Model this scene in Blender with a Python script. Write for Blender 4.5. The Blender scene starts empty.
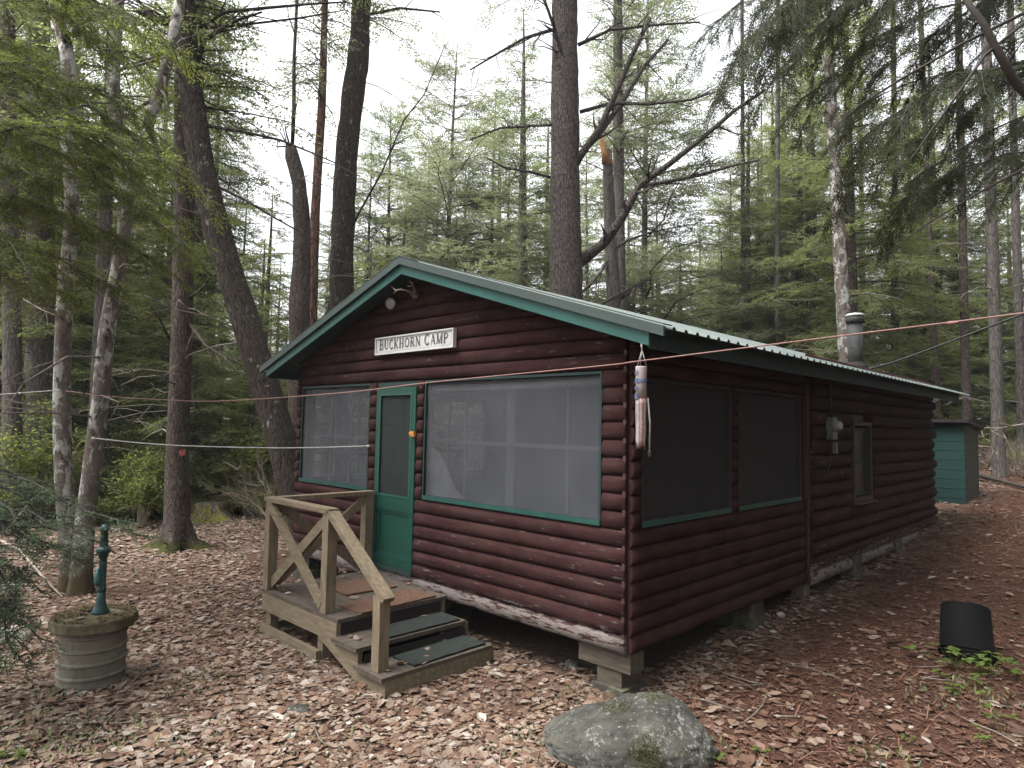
import bpy, bmesh, math, random
import numpy as np
from mathutils import Vector, noise

random.seed(7)
RNG = np.random.default_rng(11)
SC = bpy.context.scene
COL = SC.collection
PI = math.pi

# ------------------------------------------------------------------ camera
F_PX, YAW, PITCH, ROLL = 660.27, .7766, .0623, .0199
CAM = np.array([2.7615, -4.0325, 1.95])
FWD = np.array([-math.sin(YAW) * math.cos(PITCH), math.cos(YAW) * math.cos(PITCH), math.sin(PITCH)])
_R0 = np.array([math.cos(YAW), math.sin(YAW), 0.])
_U0 = np.cross(_R0, FWD)
RGT = math.cos(ROLL) * _R0 + math.sin(ROLL) * _U0
UPV = -math.sin(ROLL) * _R0 + math.cos(ROLL) * _U0


def at(px, py, Z):
    """surveyed direction (from the photograph) and distance -> world point"""
    return CAM + Z * (FWD + (px - 512) / F_PX * RGT + (384 - py) / F_PX * UPV)


def sstep(a, b, x):
    t = min(1., max(0., (x - a) / (b - a)))
    return t * t * (3 - 2 * t)


def gz(x, y):
    r = 0.
    if y > 0:
        yy = min(y, 22.)
        r = .5 * (yy / 9.) ** 1.3
        r *= .25 + .75 * sstep(-9, -3, x)
    d = math.hypot(x + 1, y - 4)
    r += .012 * max(0., d - 14)
    n = noise.noise(Vector((x * .35, y * .35, 3.))) * .05 + noise.noise(Vector((x * 1.3, y * 1.3, 8.))) * .018
    k = 0.35 if (-5.6 < x < .6 and -1.6 < y < 9.4) else 1.
    r += n * k
    r += .16 * math.exp(-(((x + 5.9) / .75) ** 2 + ((y - .35) / .45) ** 2))      # heap of dug soil
    return r


def gp(px, py):
    """walk a sight line down to the terrain"""
    z = 2.
    while z < 120:
        p = at(px, py, z)
        if p[2] <= gz(p[0], p[1]):
            return np.array([p[0], p[1], gz(p[0], p[1])]), z
        z += .03
    return at(px, py, 60), 60


def gat(px, Z):
    p = at(px, 420, Z)
    return np.array([p[0], p[1], gz(p[0], p[1])])


# ------------------------------------------------------------------ materials
def mat(name, base, rough=.8, metallic=0., spec=.3):
    m = bpy.data.materials.new(name)
    m.use_nodes = True
    b = m.node_tree.nodes['Principled BSDF']
    b.inputs['Base Color'].default_value = (*base, 1)
    b.inputs['Roughness'].default_value = rough
    b.inputs['Metallic'].default_value = metallic
    b.inputs['Specular IOR Level'].default_value = spec
    return m


class NT:
    def __init__(s, m):
        s.t = m.node_tree
        s.b = s.t.nodes['Principled BSDF']
        s.out = s.t.nodes['Material Output']

    def n(s, kind, **kw):
        nd = s.t.nodes.new('ShaderNode' + kind)
        for k, v in kw.items():
            if k in nd.inputs and not hasattr(nd, k):
                nd.inputs[k].default_value = v
            else:
                setattr(nd, k, v)
        return nd

    def l(s, a, b):
        s.t.links.new(a, b)

    def coords(s, scale=(1, 1, 1), kind='Object'):
        tc = s.n('TexCoord')
        mp = s.n('Mapping')
        mp.inputs['Scale'].default_value = scale
        s.l(tc.outputs[kind], mp.inputs['Vector'])
        return mp.outputs['Vector']

    def noise(s, vec, scale, detail=4., rough=.6, dist=0.):
        n = s.n('TexNoise')
        n.inputs['Scale'].default_value = scale
        n.inputs['Detail'].default_value = detail
        n.inputs['Roughness'].default_value = rough
        n.inputs['Distortion'].default_value = dist
        s.l(vec, n.inputs['Vector'])
        return n.outputs['Fac']

    def ramp(s, fac, stops):
        r = s.n('ValToRGB')
        e = r.color_ramp.elements
        while len(e) < len(stops):
            e.new(.5)
        for k, (p, c) in enumerate(stops):
            e[k].position = p
            e[k].color = (*c, 1) if len(c) == 3 else c
        s.l(fac, r.inputs['Fac'])
        return r.outputs['Color']

    def mask(s, fac, a, b):
        m = s.n('MapRange')
        m.inputs['From Min'].default_value = a
        m.inputs['From Max'].default_value = b
        s.l(fac, m.inputs['Value'])
        return m.outputs['Result']

    def mix(s, fac, a, b, mode='MIX'):
        m = s.n('Mix', data_type='RGBA', blend_type=mode)
        for v, i in ((fac, 0), (a, 6), (b, 7)):
            if isinstance(v, (int, float)):
                m.inputs[i].default_value = v
            elif isinstance(v, tuple):
                m.inputs[i].default_value = (*v, 1)
            else:
                s.l(v, m.inputs[i])
        return m.outputs[2]

    def math(s, op, a, b=None):
        m = s.n('Math', operation=op)
        for i, v in enumerate((a, b)):
            if v is None:
                continue
            if isinstance(v, (int, float)):
                m.inputs[i].default_value = v
            else:
                s.l(v, m.inputs[i])
        return m.outputs[0]

    def bump(s, h, strength=.5, dist=.02):
        b = s.n('Bump')
        b.inputs['Strength'].default_value = strength
        b.inputs['Distance'].default_value = dist
        s.l(h, b.inputs['Height'])
        s.l(b.outputs['Normal'], s.b.inputs['Normal'])

    def base(s, c):
        s.l(c, s.b.inputs['Base Color'])


def log_mat(name, peel, zlo=.43):
    """maroon painted logs; peel = paint worn back to grey wood low on the wall"""
    m = mat(name, (.06, .02, .021), .88, spec=.06)
    t = NT(m)
    v = t.coords((1, 1, 1))
    vs = t.coords((.5, .5, 3.))
    n1 = t.noise(vs, 5, 5)
    c = t.ramp(n1, [(.3, (.0118, .0050, .0048)), (.5, (.0186, .0080, .0077)), (.75, (.028, .0127, .0122))])
    n2 = t.noise(v, 2.2, 6, .7)
    c = t.mix(t.mask(n2, .45, .8), c, (.030, .0165, .0155))
    band = t.noise(t.coords((.12, .12, 7.5)), 1.1, 2, .4)
    c = t.mix(t.mask(band, .35, .7), c, t.mix(1., c, (1.45, 1.4, 1.35), 'MULTIPLY'))
    crack = t.noise(t.coords((.7, .7, 34)), 4, 4, .6)
    c = t.mix(t.math('MULTIPLY', t.mask(crack, .60, .68), .6), c, (.012, .006, .006))
    if peel:
        sx = t.n('SeparateXYZ')
        tc = t.n('TexCoord')
        t.l(tc.outputs['Object'], sx.inputs[0])
        low = t.math('ADD', t.math('MULTIPLY', t.mask(sx.outputs['Z'], zlo + .09, zlo), .82), t.math('MULTIPLY', t.mask(sx.outputs['Z'], 1.3, .5), .10))
        n3 = t.noise(t.coords((1.2, 1.2, 7)), 6, 8, .72)
        big = t.noise(v, .9, 3, .5)
        lowc = low
        thr = t.math('ADD', t.math('MULTIPLY', lowc, .215), t.math('MULTIPLY', big, .17))
        k = t.math('ADD', n3, thr)
        k = t.mask(k, .705, .76)
        wood = t.ramp(t.noise(t.coords((2, 2, 30)), 9, 4), [(.3, (.06, .047, .042)), (.7, (.155, .135, .125))])
        c = t.mix(k, c, wood)
    t.base(c)
    t.bump(t.math('ADD', n1, t.noise(v, 60, 2)), .25, .01)
    return m


def plain(name, c1, c2, rough=.7, scale=8, stretch=(1, 1, 1), bump=.15, metallic=0., spec=.3, spots=None):
    c1, c2 = (tuple(x * .8 for x in c) for c in (c1, c2))
    if spots: spots = (spots[0], tuple(x * .8 for x in spots[1]), *spots[2:])
    m = mat(name, c1, rough, metallic, spec)
    t = NT(m)
    n = t.noise(t.coords(stretch), scale, 6, .65)
    c = t.ramp(n, [(.3, c1), (.7, c2)])
    if spots:
        sc, col, a, b = spots
        c = t.mix(t.mask(t.noise(t.coords(), sc, 5, .7), a, b), c, col)
    t.base(c)
    if bump:
        t.bump(n, bump, .01)
    return m


def bark(name, dark, light, lichen=None, amount=(.6, .7), stretch=(1, 1, .22), scale=14, lsc=5., bump=.9, moss=None, cracks=1., blotch=None):
    dark, light = (tuple(x * .88 for x in c) for c in (dark, light))
    m = mat(name, dark, .95, spec=.1)
    t = NT(m)
    v = t.coords(stretch)
    n = t.noise(v, scale, 6, .7, .4)
    vo = t.n('TexVoronoi', feature='DISTANCE_TO_EDGE')
    vo.inputs['Scale'].default_value = scale * 1.3
    t.l(v, vo.inputs['Vector'])
    crack = t.mask(vo.outputs['Distance'], 0., .12)
    crack = t.math('MAXIMUM', crack, 1 - cracks)
    c = t.ramp(n, [(.3, dark), (.72, light)])
    c = t.mix(t.math('SUBTRACT', 1., crack), c, tuple(x * .45 for x in dark))
    if blotch:
        c = t.mix(t.mask(t.noise(t.coords((1, 1, .8)), 5.5, 5, .65, .5), .56, .60), c, blotch)
    if lichen:
        l = t.noise(t.coords((1, 1, .7)), lsc, 6, .72, .3)
        c = t.mix(t.mask(l, *amount), c, lichen)
    if moss:
        sx = t.n('SeparateXYZ')
        tc = t.n('TexCoord')
        t.l(tc.outputs['Object'], sx.inputs[0])
        k = t.math('ADD', t.mask(sx.outputs['Z'], moss[1], 0.), t.noise(t.coords(), 6, 4))
        c = t.mix(t.mask(k, .85, 1.15), c, moss[0])
    t.base(c)
    t.bump(t.math('ADD', n, t.math('MULTIPLY', crack, .6)), bump, .03)
    return m


def leaf_mat(name, cols, trans=.35, rough=.6, nscale=.9):
    """needles or leaves: colour drifts over the crown and from tree to tree; some light passes through"""
    m = mat(name, cols[0], .75, spec=.12)
    t = NT(m)
    oi = t.n('ObjectInfo')
    n = t.noise(t.coords((1, 1, 1)), nscale, 3, .6)
    f = t.noise(t.coords((1, 1, 1)), 14, 2, .6)
    k = t.math('ADD', t.math('MULTIPLY', n, .6), t.math('MULTIPLY', f, .5))
    k = t.math('ADD', k, t.math('MULTIPLY', t.math('SUBTRACT', oi.outputs['Random'], .5), .22))
    c = t.ramp(k, [(.3 + .5 * i / (len(cols) - 1), cc) for i, cc in enumerate(cols)])
    t.base(c)
    tr = t.n('BsdfTranslucent')
    t.l(t.mix(1., c, (2.2, 2.2, 1.7), 'MULTIPLY'), tr.inputs['Color'])
    mx = t.n('MixShader')
    mx.inputs[0].default_value = trans
    t.l(t.b.outputs[0], mx.inputs[1])
    t.l(tr.outputs[0], mx.inputs[2])
    t.l(mx.outputs[0], t.out.inputs['Surface'])
    return m


def attr_mat(name, rough=.85, trans=0.):
    m = mat(name, (.3, .2, .15), rough, spec=.2)
    t = NT(m)
    a = t.n('Attribute', attribute_name='tint')
    t.base(a.outputs['Color'])
    return m


def screen_mat(name, col, opac):
    m = mat(name, col, .8, spec=.15)
    t = NT(m)
    n = t.noise(t.coords((1, 1, 1)), 2.5, 5, .6)
    t.base(t.ramp(n, [(.3, tuple(x * .8 for x in col)), (.7, tuple(x * 1.15 for x in col))]))
    tr = t.n('BsdfTransparent')
    mx = t.n('MixShader')
    mx.inputs[0].default_value = opac
    t.l(tr.outputs[0], mx.inputs[1])
    t.l(t.b.outputs[0], mx.inputs[2])
    t.l(mx.outputs[0], t.out.inputs['Surface'])
    return m


M = {}
M['log_front'] = log_mat('maroon_logs_worn', True)
M['log'] = log_mat('maroon_logs', False)
M['log_rear'] = log_mat('maroon_logs_rear', True, .47)
M['log_dark'] = plain('dark_maroon_board', (.03, .012, .014), (.05, .022, .024), .7)
M['teal'] = plain('teal_paint', (.009, .055, .047), (.015, .077, .066), .5, 6, (1, 1, 1), .1, spots=(9, (.03, .10, .088), .62, .75))
M['green'] = plain('door_green_paint', (.004, .038, .0245), (.006, .050, .034), .45, 5, (1, 1, 1), .08)
M['sill_green'] = plain('window_green_paint', (.005, .034, .027), (.012, .058, .047), .5, 12, (1, 1, 1), .1, spots=(30, (.10, .115, .105), .66, .74))
M['dark_green'] = plain('soffit_dark_green', (.007, .021, .018), (.012, .033, .028), .75)
M['frame_green'] = plain('window_frame_green', (.004, .017, .017), (.006, .028, .026), .5, 12, (1, 1, 1), .1)
M['shed_green'] = plain('shed_green_paint', (.0032, .025, .0215), (.0055, .036, .031), .8, 5, (.3, 1, 3), .15, spots=(7, (.03, .10, .08), .6, .8))
M['roof_metal'] = plain('green_roof_metal', (.055, .075, .069), (.095, .118, .112), .6, 3, (1, 1, 1), .04, .1, .3)
M['trim_metal'] = plain('rake_trim_metal', (.011, .025, .021), (.018, .036, .031), .75, 4, (1, 1, 1), .04, .0, .5)
M['wood'] = plain('weathered_lumber', (.088, .066, .041), (.19, .150, .102), .85, 5, (6, 6, 1.2), .4, spots=(4, (.085, .08, .035), .56, .8))
M['wood_h'] = plain('weathered_lumber_planks', (.086, .065, .040), (.185, .146, .098), .85, 5, (1.2, 6, 8), .4, spots=(4, (.085, .08, .036), .55, .78))
M['timber'] = plain('old_grey_timber', (.038, .03, .022), (.09, .072, .052), .9, 5, (1.2, 6, 8), .6)
M['deck'] = plain('deck_boards', (.04, .03, .022), (.085, .068, .053), .85, 5, (1.2, 8, 6), .4, spots=(5, (.08, .06, .05), .5, .72))
M['block'] = plain('old_concrete', (.026, .023, .018), (.055, .05, .04), .95, 9, (1, 1, 1), .5, spots=(5, (.10, .11, .055), .52, .7))
M['tile'] = plain('well_tile_concrete', (.108, .099, .076), (.175, .162, .13), .9, 6, (1, 1, 2), .3, spots=(5, (.06, .058, .036), .5, .72))
M['lid'] = plain('mossy_lid', (.11, .098, .072), (.18, .162, .122), .95, 9, (1, 1, 1), .6, spots=(4, (.06, .05, .02), .36, .52))
M['pump'] = plain('pump_green_paint', (.006, .028, .027), (.012, .05, .047), .5, 12, (1, 1, 1), .2, spots=(14, (.12, .24, .23), .62, .72))
M['pump_light'] = plain('pump_worn_paint', (.035, .11, .11), (.07, .17, .165), .5, 14)
M['galv'] = plain('galvanised_pipe', (.018, .019, .019), (.045, .047, .047), .8, 5, (3, 3, .6), .1, .2, .4, spots=(5, (.09, .085, .08), .5, .7))
M['grey_metal'] = plain('grey_box', (.065, .068, .068), (.105, .108, .108), .5, 6)
M['glass'] = mat('meter_glass', (.16, .17, .17), .12, 0, .5)
M['black_plastic'] = plain('black_plastic', (.0018, .0018, .002), (.0035, .0035, .0038), .8, 6, (1, 1, 1), .03, 0, .08)
M['cable'] = mat('black_cable', (.012, .012, .013), .6)
M['rope_red'] = plain('faded_red_line', (.17, .085, .072), (.24, .14, .125), .8, 30)
M['rope_white'] = plain('white_line', (.26, .25, .235), (.36, .35, .33), .8, 30)
M['sign_white'] = plain('sign_white_paint', (.40, .40, .385), (.5, .5, .485), .6, 9, (1, 1, 1), .05)
M['sign_grey'] = plain('sign_grey_edge', (.3, .3, .29), (.42, .42, .41), .6, 9)
M['ink'] = mat('sign_letter_paint', (.035, .035, .04), .6)
M['antler'] = plain('antler_bone', (.11, .09, .07), (.2, .17, .14), .6, 20)
M['skull'] = plain('antler_mount', (.055, .03, .024), (.11, .06, .045), .8, 20)
M['lamp_glass'] = plain('lamp_lens', (.16, .16, .16), (.28, .28, .28), .2, 40, (1, 1, 1), .3)
M['screen_front'] = screen_mat('grey_screen_cloth', (.050, .053, .059), .70)
M['screen_door'] = screen_mat('dark_screen_cloth', (.017, .023, .0225), .66)
M['screen_side'] = screen_mat('shaded_screen_cloth', (.018, .017, .0175), .8)  # same cloth as the front screens, side shade put into its colour
M['inner_frame'] = plain('inner_frame_paint', (.09, .092, .097), (.14, .142, .148), .8)
M['inner_wall'] = plain('porch_inner_boards', (.03, .023, .022), (.05, .042, .04), .8, 4, (6, 1, .6))
M['pane'] = mat('inner_window_pane', (.22, .23, .24), .15, 0, .5)
M['plastic_roll'] = plain('rolled_plastic', (.22, .22, .22), (.32, .32, .32), .4, 7)
M['dark'] = mat('dark_board', (.015, .012, .012), .9)
M['coir'] = plain('coir_mat', (.06, .03, .019), (.13, .072, .048), .95, 55, (1, 1, 1), 1.)
M['tread_mat'] = plain('green_tread_mat', (.006, .010, .0085), (.022, .029, .025), .95, 60, (1, 1, 1), .8)
M['brass'] = plain('brass_lock', (.5, .2, .04), (.6, .28, .07), .4, 10, (1, 1, 1), 0, .4)
M['rock'] = mat('granite_rock', (.05, .05, .045), .95, spec=.15)
_t = NT(M['rock'])
_n1 = _t.noise(_t.coords(), 5, 8, .75)
_c = _t.ramp(_n1, [(.32, (.02, .02, .017)), (.5, (.05, .049, .042)), (.7, (.095, .092, .082))])
_n2 = _t.noise(_t.coords(), 38, 6, .75)
_n3 = _t.noise(_t.coords(), 3.2, 4, .6)
_c = _t.mix(_t.mask(_t.math('ADD', _n2, _t.math('MULTIPLY', _n3, .35)), .74, .80), _c, (.19, .192, .175))
_n4 = _t.noise(_t.coords(), 4.5, 6, .7)
_c = _t.mix(_t.math('MULTIPLY', _t.mask(_n4, .58, .7), .55), _c, (.06, .062, .022))
_t.base(_c)
_t.bump(_t.math('ADD', _n1, _t.math('MULTIPLY', _n2, .5)), 1., .03)
M['rock_pale'] = plain('pale_rock', (.2, .175, .14), (.38, .34, .29), .95, 8, (1, 1, 1), .6)
M['moss'] = plain('moss', (.045, .06, .012), (.11, .12, .025), 1., 40, (1, 1, 1), 1.)
M['bark_pine'] = bark('pine_bark', (.050, .042, .039), (.125, .106, .097), (.15, .145, .135), (.6, .72), scale=24, lsc=9, cracks=1., bump=1.)
M['bark_brown'] = bark('spruce_bark', (.048, .038, .032), (.112, .090, .076), (.13, .122, .108), (.58, .72), scale=26, lsc=8, cracks=.7, moss=((.05, .05, .018), .28))
M['bark_maple'] = bark('maple_bark', (0.034, 0.027, 0.023), (0.092, 0.078, 0.065), (.27, .26, .235), (.6, .68), stretch=(1.2, 1.2, .10), scale=32, lsc=9, moss=((.06, .07, .02), .4))
M['bark_birch'] = bark('birch_bark', (0.086, 0.072, 0.061), (0.158, 0.140, 0.122), (.27, .265, .245), (.51, .57), stretch=(1, 1, .5), scale=9, lsc=6, moss=((.05, .037, .022), .6), cracks=.2, blotch=(.045, .036, .030))
M['bark_red'] = bark('young_pine_bark', (0.088, 0.051, 0.037), (0.163, 0.102, 0.078), (.2, .18, .16), (.6, .8))
M['bark_grey'] = bark('grey_bark', (0.068, 0.060, 0.054), (0.136, 0.122, 0.112), (.2, .195, .18), (.6, .75), cracks=.5)
M['twig'] = plain('dead_twig', (.10, .08, .065), (.2, .17, .145), .9, 9)
M['twig_dark'] = plain('dark_twig', (.026, .021, .019), (.055, .046, .04), .9, 9)
M['brush'] = plain('bare_brush', (.16, .13, .10), (.30, .255, .21), .9, 9)
M['torn_wood'] = plain('torn_wood', (.22, .09, .032), (.38, .19, .075), .8, 9, (4, 4, 1))
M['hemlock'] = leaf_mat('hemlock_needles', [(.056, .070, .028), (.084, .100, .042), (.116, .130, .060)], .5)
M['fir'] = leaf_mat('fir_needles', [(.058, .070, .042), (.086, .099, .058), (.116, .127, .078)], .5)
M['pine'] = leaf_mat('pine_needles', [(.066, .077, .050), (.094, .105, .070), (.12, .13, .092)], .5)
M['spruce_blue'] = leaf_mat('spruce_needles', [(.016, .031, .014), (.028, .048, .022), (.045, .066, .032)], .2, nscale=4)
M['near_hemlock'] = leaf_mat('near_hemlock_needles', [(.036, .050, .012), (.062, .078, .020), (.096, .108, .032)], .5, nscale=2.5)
M['backlit_hemlock'] = leaf_mat('backlit_hemlock_needles', [(.017, .024, .010), (.030, .039, .015), (.050, .058, .022)], .35, nscale=2.5)  # backlit look put into the colour: darker needles, less light through
M['shrub'] = leaf_mat('shrub_leaves', [(.075, .092, .028), (.10, .116, .038), (.12, .135, .05)], .55, nscale=2)
M['seedling'] = leaf_mat('seedling_leaves', [(.045, .07, .016), (.075, .11, .025), (.115, .15, .045)], .45, nscale=5)
M['litter'] = attr_mat('dead_leaves')


# ------------------------------------------------------------------ mesh helpers
def tag(o, label=None, cat=None, group=None, kind=None):
    if label: o['label'] = label
    if cat: o['category'] = cat
    if group: o['group'] = group
    if kind: o['kind'] = kind
    return o


def empty(name, loc, label, cat, group=None, rz=0.):
    o = bpy.data.objects.new(name, None)
    COL.objects.link(o)
    o.location = tuple(float(v) for v in loc)
    o.rotation_euler = (0, 0, rz)
    o.empty_display_size = .2
    return tag(o, label, cat, group)


def link(name, me, parent=None, loc=None):
    o = bpy.data.objects.new(name, me)
    COL.objects.link(o)
    if parent is not None: o.parent = parent
    if loc is not None: o.location = tuple(float(v) for v in loc)
    return o


def quads_mesh(name, Q, mats, mi=None, tint=None, smooth=False):
    """Q (n,4,3) -> a mesh, unshared corners"""
    Q = np.asarray(Q, dtype=np.float32)
    n = len(Q)
    me = bpy.data.meshes.new(name)
    me.vertices.add(4 * n)
    me.vertices.foreach_set('co', Q.reshape(-1))
    me.loops.add(4 * n)
    me.loops.foreach_set('vertex_index', np.arange(4 * n, dtype=np.int32))
    me.polygons.add(n)
    me.polygons.foreach_set('loop_start', np.arange(0, 4 * n, 4, dtype=np.int32))
    try:
        me.polygons.foreach_set('loop_total', np.full(n, 4, dtype=np.int32))
    except Exception:
        pass
    for m in mats: me.materials.append(m)
    if mi is not None:
        me.polygons.foreach_set('material_index', np.asarray(mi, dtype=np.int32))
    if smooth:
        me.polygons.foreach_set('use_smooth', np.ones(n, dtype=bool))
    me.update(calc_edges=True)
    if tint is not None:
        a = me.color_attributes.new('tint', 'FLOAT_COLOR', 'POINT')
        t = np.repeat(np.concatenate([tint, np.ones((n, 1))], 1), 4, axis=0).astype(np.float32)
        a.data.foreach_set('color', t.reshape(-1))
    return me


class MB:
    """collects shapes for ONE mesh"""
    def __init__(s):
        s.bm = bmesh.new()

    def hexa(s, c):
        """8 corners: bottom 4 ccw, top 4 ccw"""
        v = [s.bm.verts.new(tuple(float(q) for q in p)) for p in c]
        for f in ((3, 2, 1, 0), (4, 5, 6, 7), (0, 1, 5, 4), (1, 2, 6, 5), (2, 3, 7, 6), (3, 0, 4, 7)):
            s.bm.faces.new([v[i] for i in f])
        return s

    def box(s, a, b):
        x0, y0, z0 = a; x1, y1, z1 = b
        return s.hexa([(x0, y0, z0), (x1, y0, z0), (x1, y1, z0), (x0, y1, z0), (x0, y0, z1), (x1, y0, z1), (x1, y1, z1), (x0, y1, z1)])

    def beam(s, p, q, w, h, up=(0, 0, 1)):
        p, q = Vector(tuple(p)), Vector(tuple(q))
        d = (q - p).normalized()
        sd = d.cross(Vector(up)).normalized()
        u = sd.cross(d)
        a, b = sd * (w / 2), u * (h / 2)
        return s.hexa([p - a - b, p + a - b, q + a - b, q - a - b, p - a + b, p + a + b, q + a + b, q - a + b])

    def tube(s, pts, rad, seg=8, cap=True, jit=0., rng=None):
        pts = [Vector(tuple(float(c) for c in p)) for p in pts]
        if not hasattr(rad, '__len__'): rad = [rad] * len(pts)
        rings = []
        ref = None
        for i, p in enumerate(pts):
            d = (pts[min(i + 1, len(pts) - 1)] - pts[max(i - 1, 0)]).normalized()
            if ref is None:
                ref = d.orthogonal().normalized()
            a = (ref - d * ref.dot(d)).normalized()
            ref = a
            b = d.cross(a)
            ring = []
            for k in range(seg):
                t = 2 * PI * k / seg
                r = rad[i]
                if jit: r *= 1 + jit * noise.noise(Vector((math.cos(t) * 1.5 + p.x * 3, math.sin(t) * 1.5 + p.y * 3, p.z * 2.5)))
                ring.append(s.bm.verts.new(p + (a * math.cos(t) + b * math.sin(t)) * r))
            rings.append(ring)
        for r0, r1 in zip(rings, rings[1:]):
            for k in range(seg):
                f = s.bm.faces.new((r0[k], r0[(k + 1) % seg], r1[(k + 1) % seg], r1[k]))
                f.smooth = True
        if cap:
            s.bm.faces.new(list(reversed(rings[0])))
            s.bm.faces.new(rings[-1])
        return s

    def lathe(s, prof, c=(0, 0, 0), seg=32, smooth=True):
        """prof [(r,z)]"""
        rings = []
        for r, z in prof:
            if r < 1e-5:
                rings.append([s.bm.verts.new((c[0], c[1], c[2] + z))])
            else:
                rings.append([s.bm.verts.new((c[0] + r * math.cos(2 * PI * k / seg), c[1] + r * math.sin(2 * PI * k / seg), c[2] + z)) for k in range(seg)])
        for r0, r1 in zip(rings, rings[1:]):
            for k in range(seg):
                k2 = (k + 1) % seg
                if len(r0) == 1 and len(r1) == 1: continue
                if len(r0) == 1: vs = (r0[0], r1[k2], r1[k])
                elif len(r1) == 1: vs = (r0[k], r0[k2], r1[0])
                else: vs = (r0[k], r0[k2], r1[k2], r1[k])
                f = s.bm.faces.new(vs)
                f.smooth = smooth
        return s

    def build(s, name, m, parent=None, bevel=0., loc=None, seg=1):
        if bevel:
            es = [e for e in s.bm.edges if len(e.link_faces) == 2 and e.calc_face_angle(0) > .5]
            bmesh.ops.bevel(s.bm, geom=es, offset=bevel, segments=seg, affect='EDGES', clamp_overlap=True)
        bmesh.ops.recalc_face_normals(s.bm, faces=s.bm.faces[:])
        me = bpy.data.meshes.new(name)
        s.bm.to_mesh(me)
        s.bm.free()
        me.materials.append(m)
        return link(name, me, parent, loc)


def struct(o):
    o['kind'] = 'structure'
    return o


# ------------------------------------------------------------------ world, sun, camera
w = bpy.data.worlds.new('World')
SC.world = w
w.use_nodes = True
wt = w.node_tree
bg = wt.nodes['Background']
sky = wt.nodes.new('ShaderNodeTexSky')
sky.sky_type = 'NISHITA'
sky.sun_disc = False
SUN_EL, SUN_AZ = math.radians(62), math.radians(208)      # azimuth clockwise from +y
sky.sun_elevation = SUN_EL
sky.sun_rotation = SUN_AZ
sky.dust_density = 6.
sky.air_density = 1.
bw = wt.nodes.new('ShaderNodeHueSaturation')               # the overcast: almost no blue left
bw.inputs['Saturation'].default_value = .12
wt.links.new(sky.outputs[0], bw.inputs['Color'])
wt.links.new(bw.outputs[0], bg.inputs['Color'])
bg.inputs['Strength'].default_value = .15

sl = bpy.data.lights.new('sun', 'SUN')
sl.energy = 1.5
sl.angle = math.radians(35)
sl.color = (1., .97, .92)
so = bpy.data.objects.new('sun', sl)
COL.objects.link(so)
sd = Vector((math.sin(SUN_AZ) * math.cos(SUN_EL), math.cos(SUN_AZ) * math.cos(SUN_EL), math.sin(SUN_EL)))
so.rotation_euler = sd.to_track_quat('Z', 'Y').to_euler()
so.location = (0, -10, 20)

cd = bpy.data.cameras.new('camera')
cd.sensor_width = 36
cd.lens = F_PX * 36 / 1024
cd.clip_end = 600
co = bpy.data.objects.new('camera', cd)
COL.objects.link(co)
from mathutils import Matrix
co.matrix_world = Matrix(((RGT[0], UPV[0], -FWD[0], CAM[0]), (RGT[1], UPV[1], -FWD[1], CAM[1]), (RGT[2], UPV[2], -FWD[2], CAM[2]), (0, 0, 0, 1)))
SC.camera = co
vs = SC.view_settings
vs.view_transform = 'Standard'
vs.look = 'None'
vs.gamma = 1
vs.exposure = 1.87
vs.use_curve_mapping = False
cy = SC.cycles
cy.max_bounces = 6
cy.diffuse_bounces = 4
cy.glossy_bounces = 2
cy.transmission_bounces = 4
cy.transparent_max_bounces = 8
cy.use_denoising = True
cy.sample_clamp_indirect = 6
cy.caustics_reflective = cy.caustics_refractive = False
try:
    cy.denoiser = 'OPENIMAGEDENOISE'
    cy.denoising_input_passes = 'RGB_ALBEDO_NORMAL'
except Exception:
    pass


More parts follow.
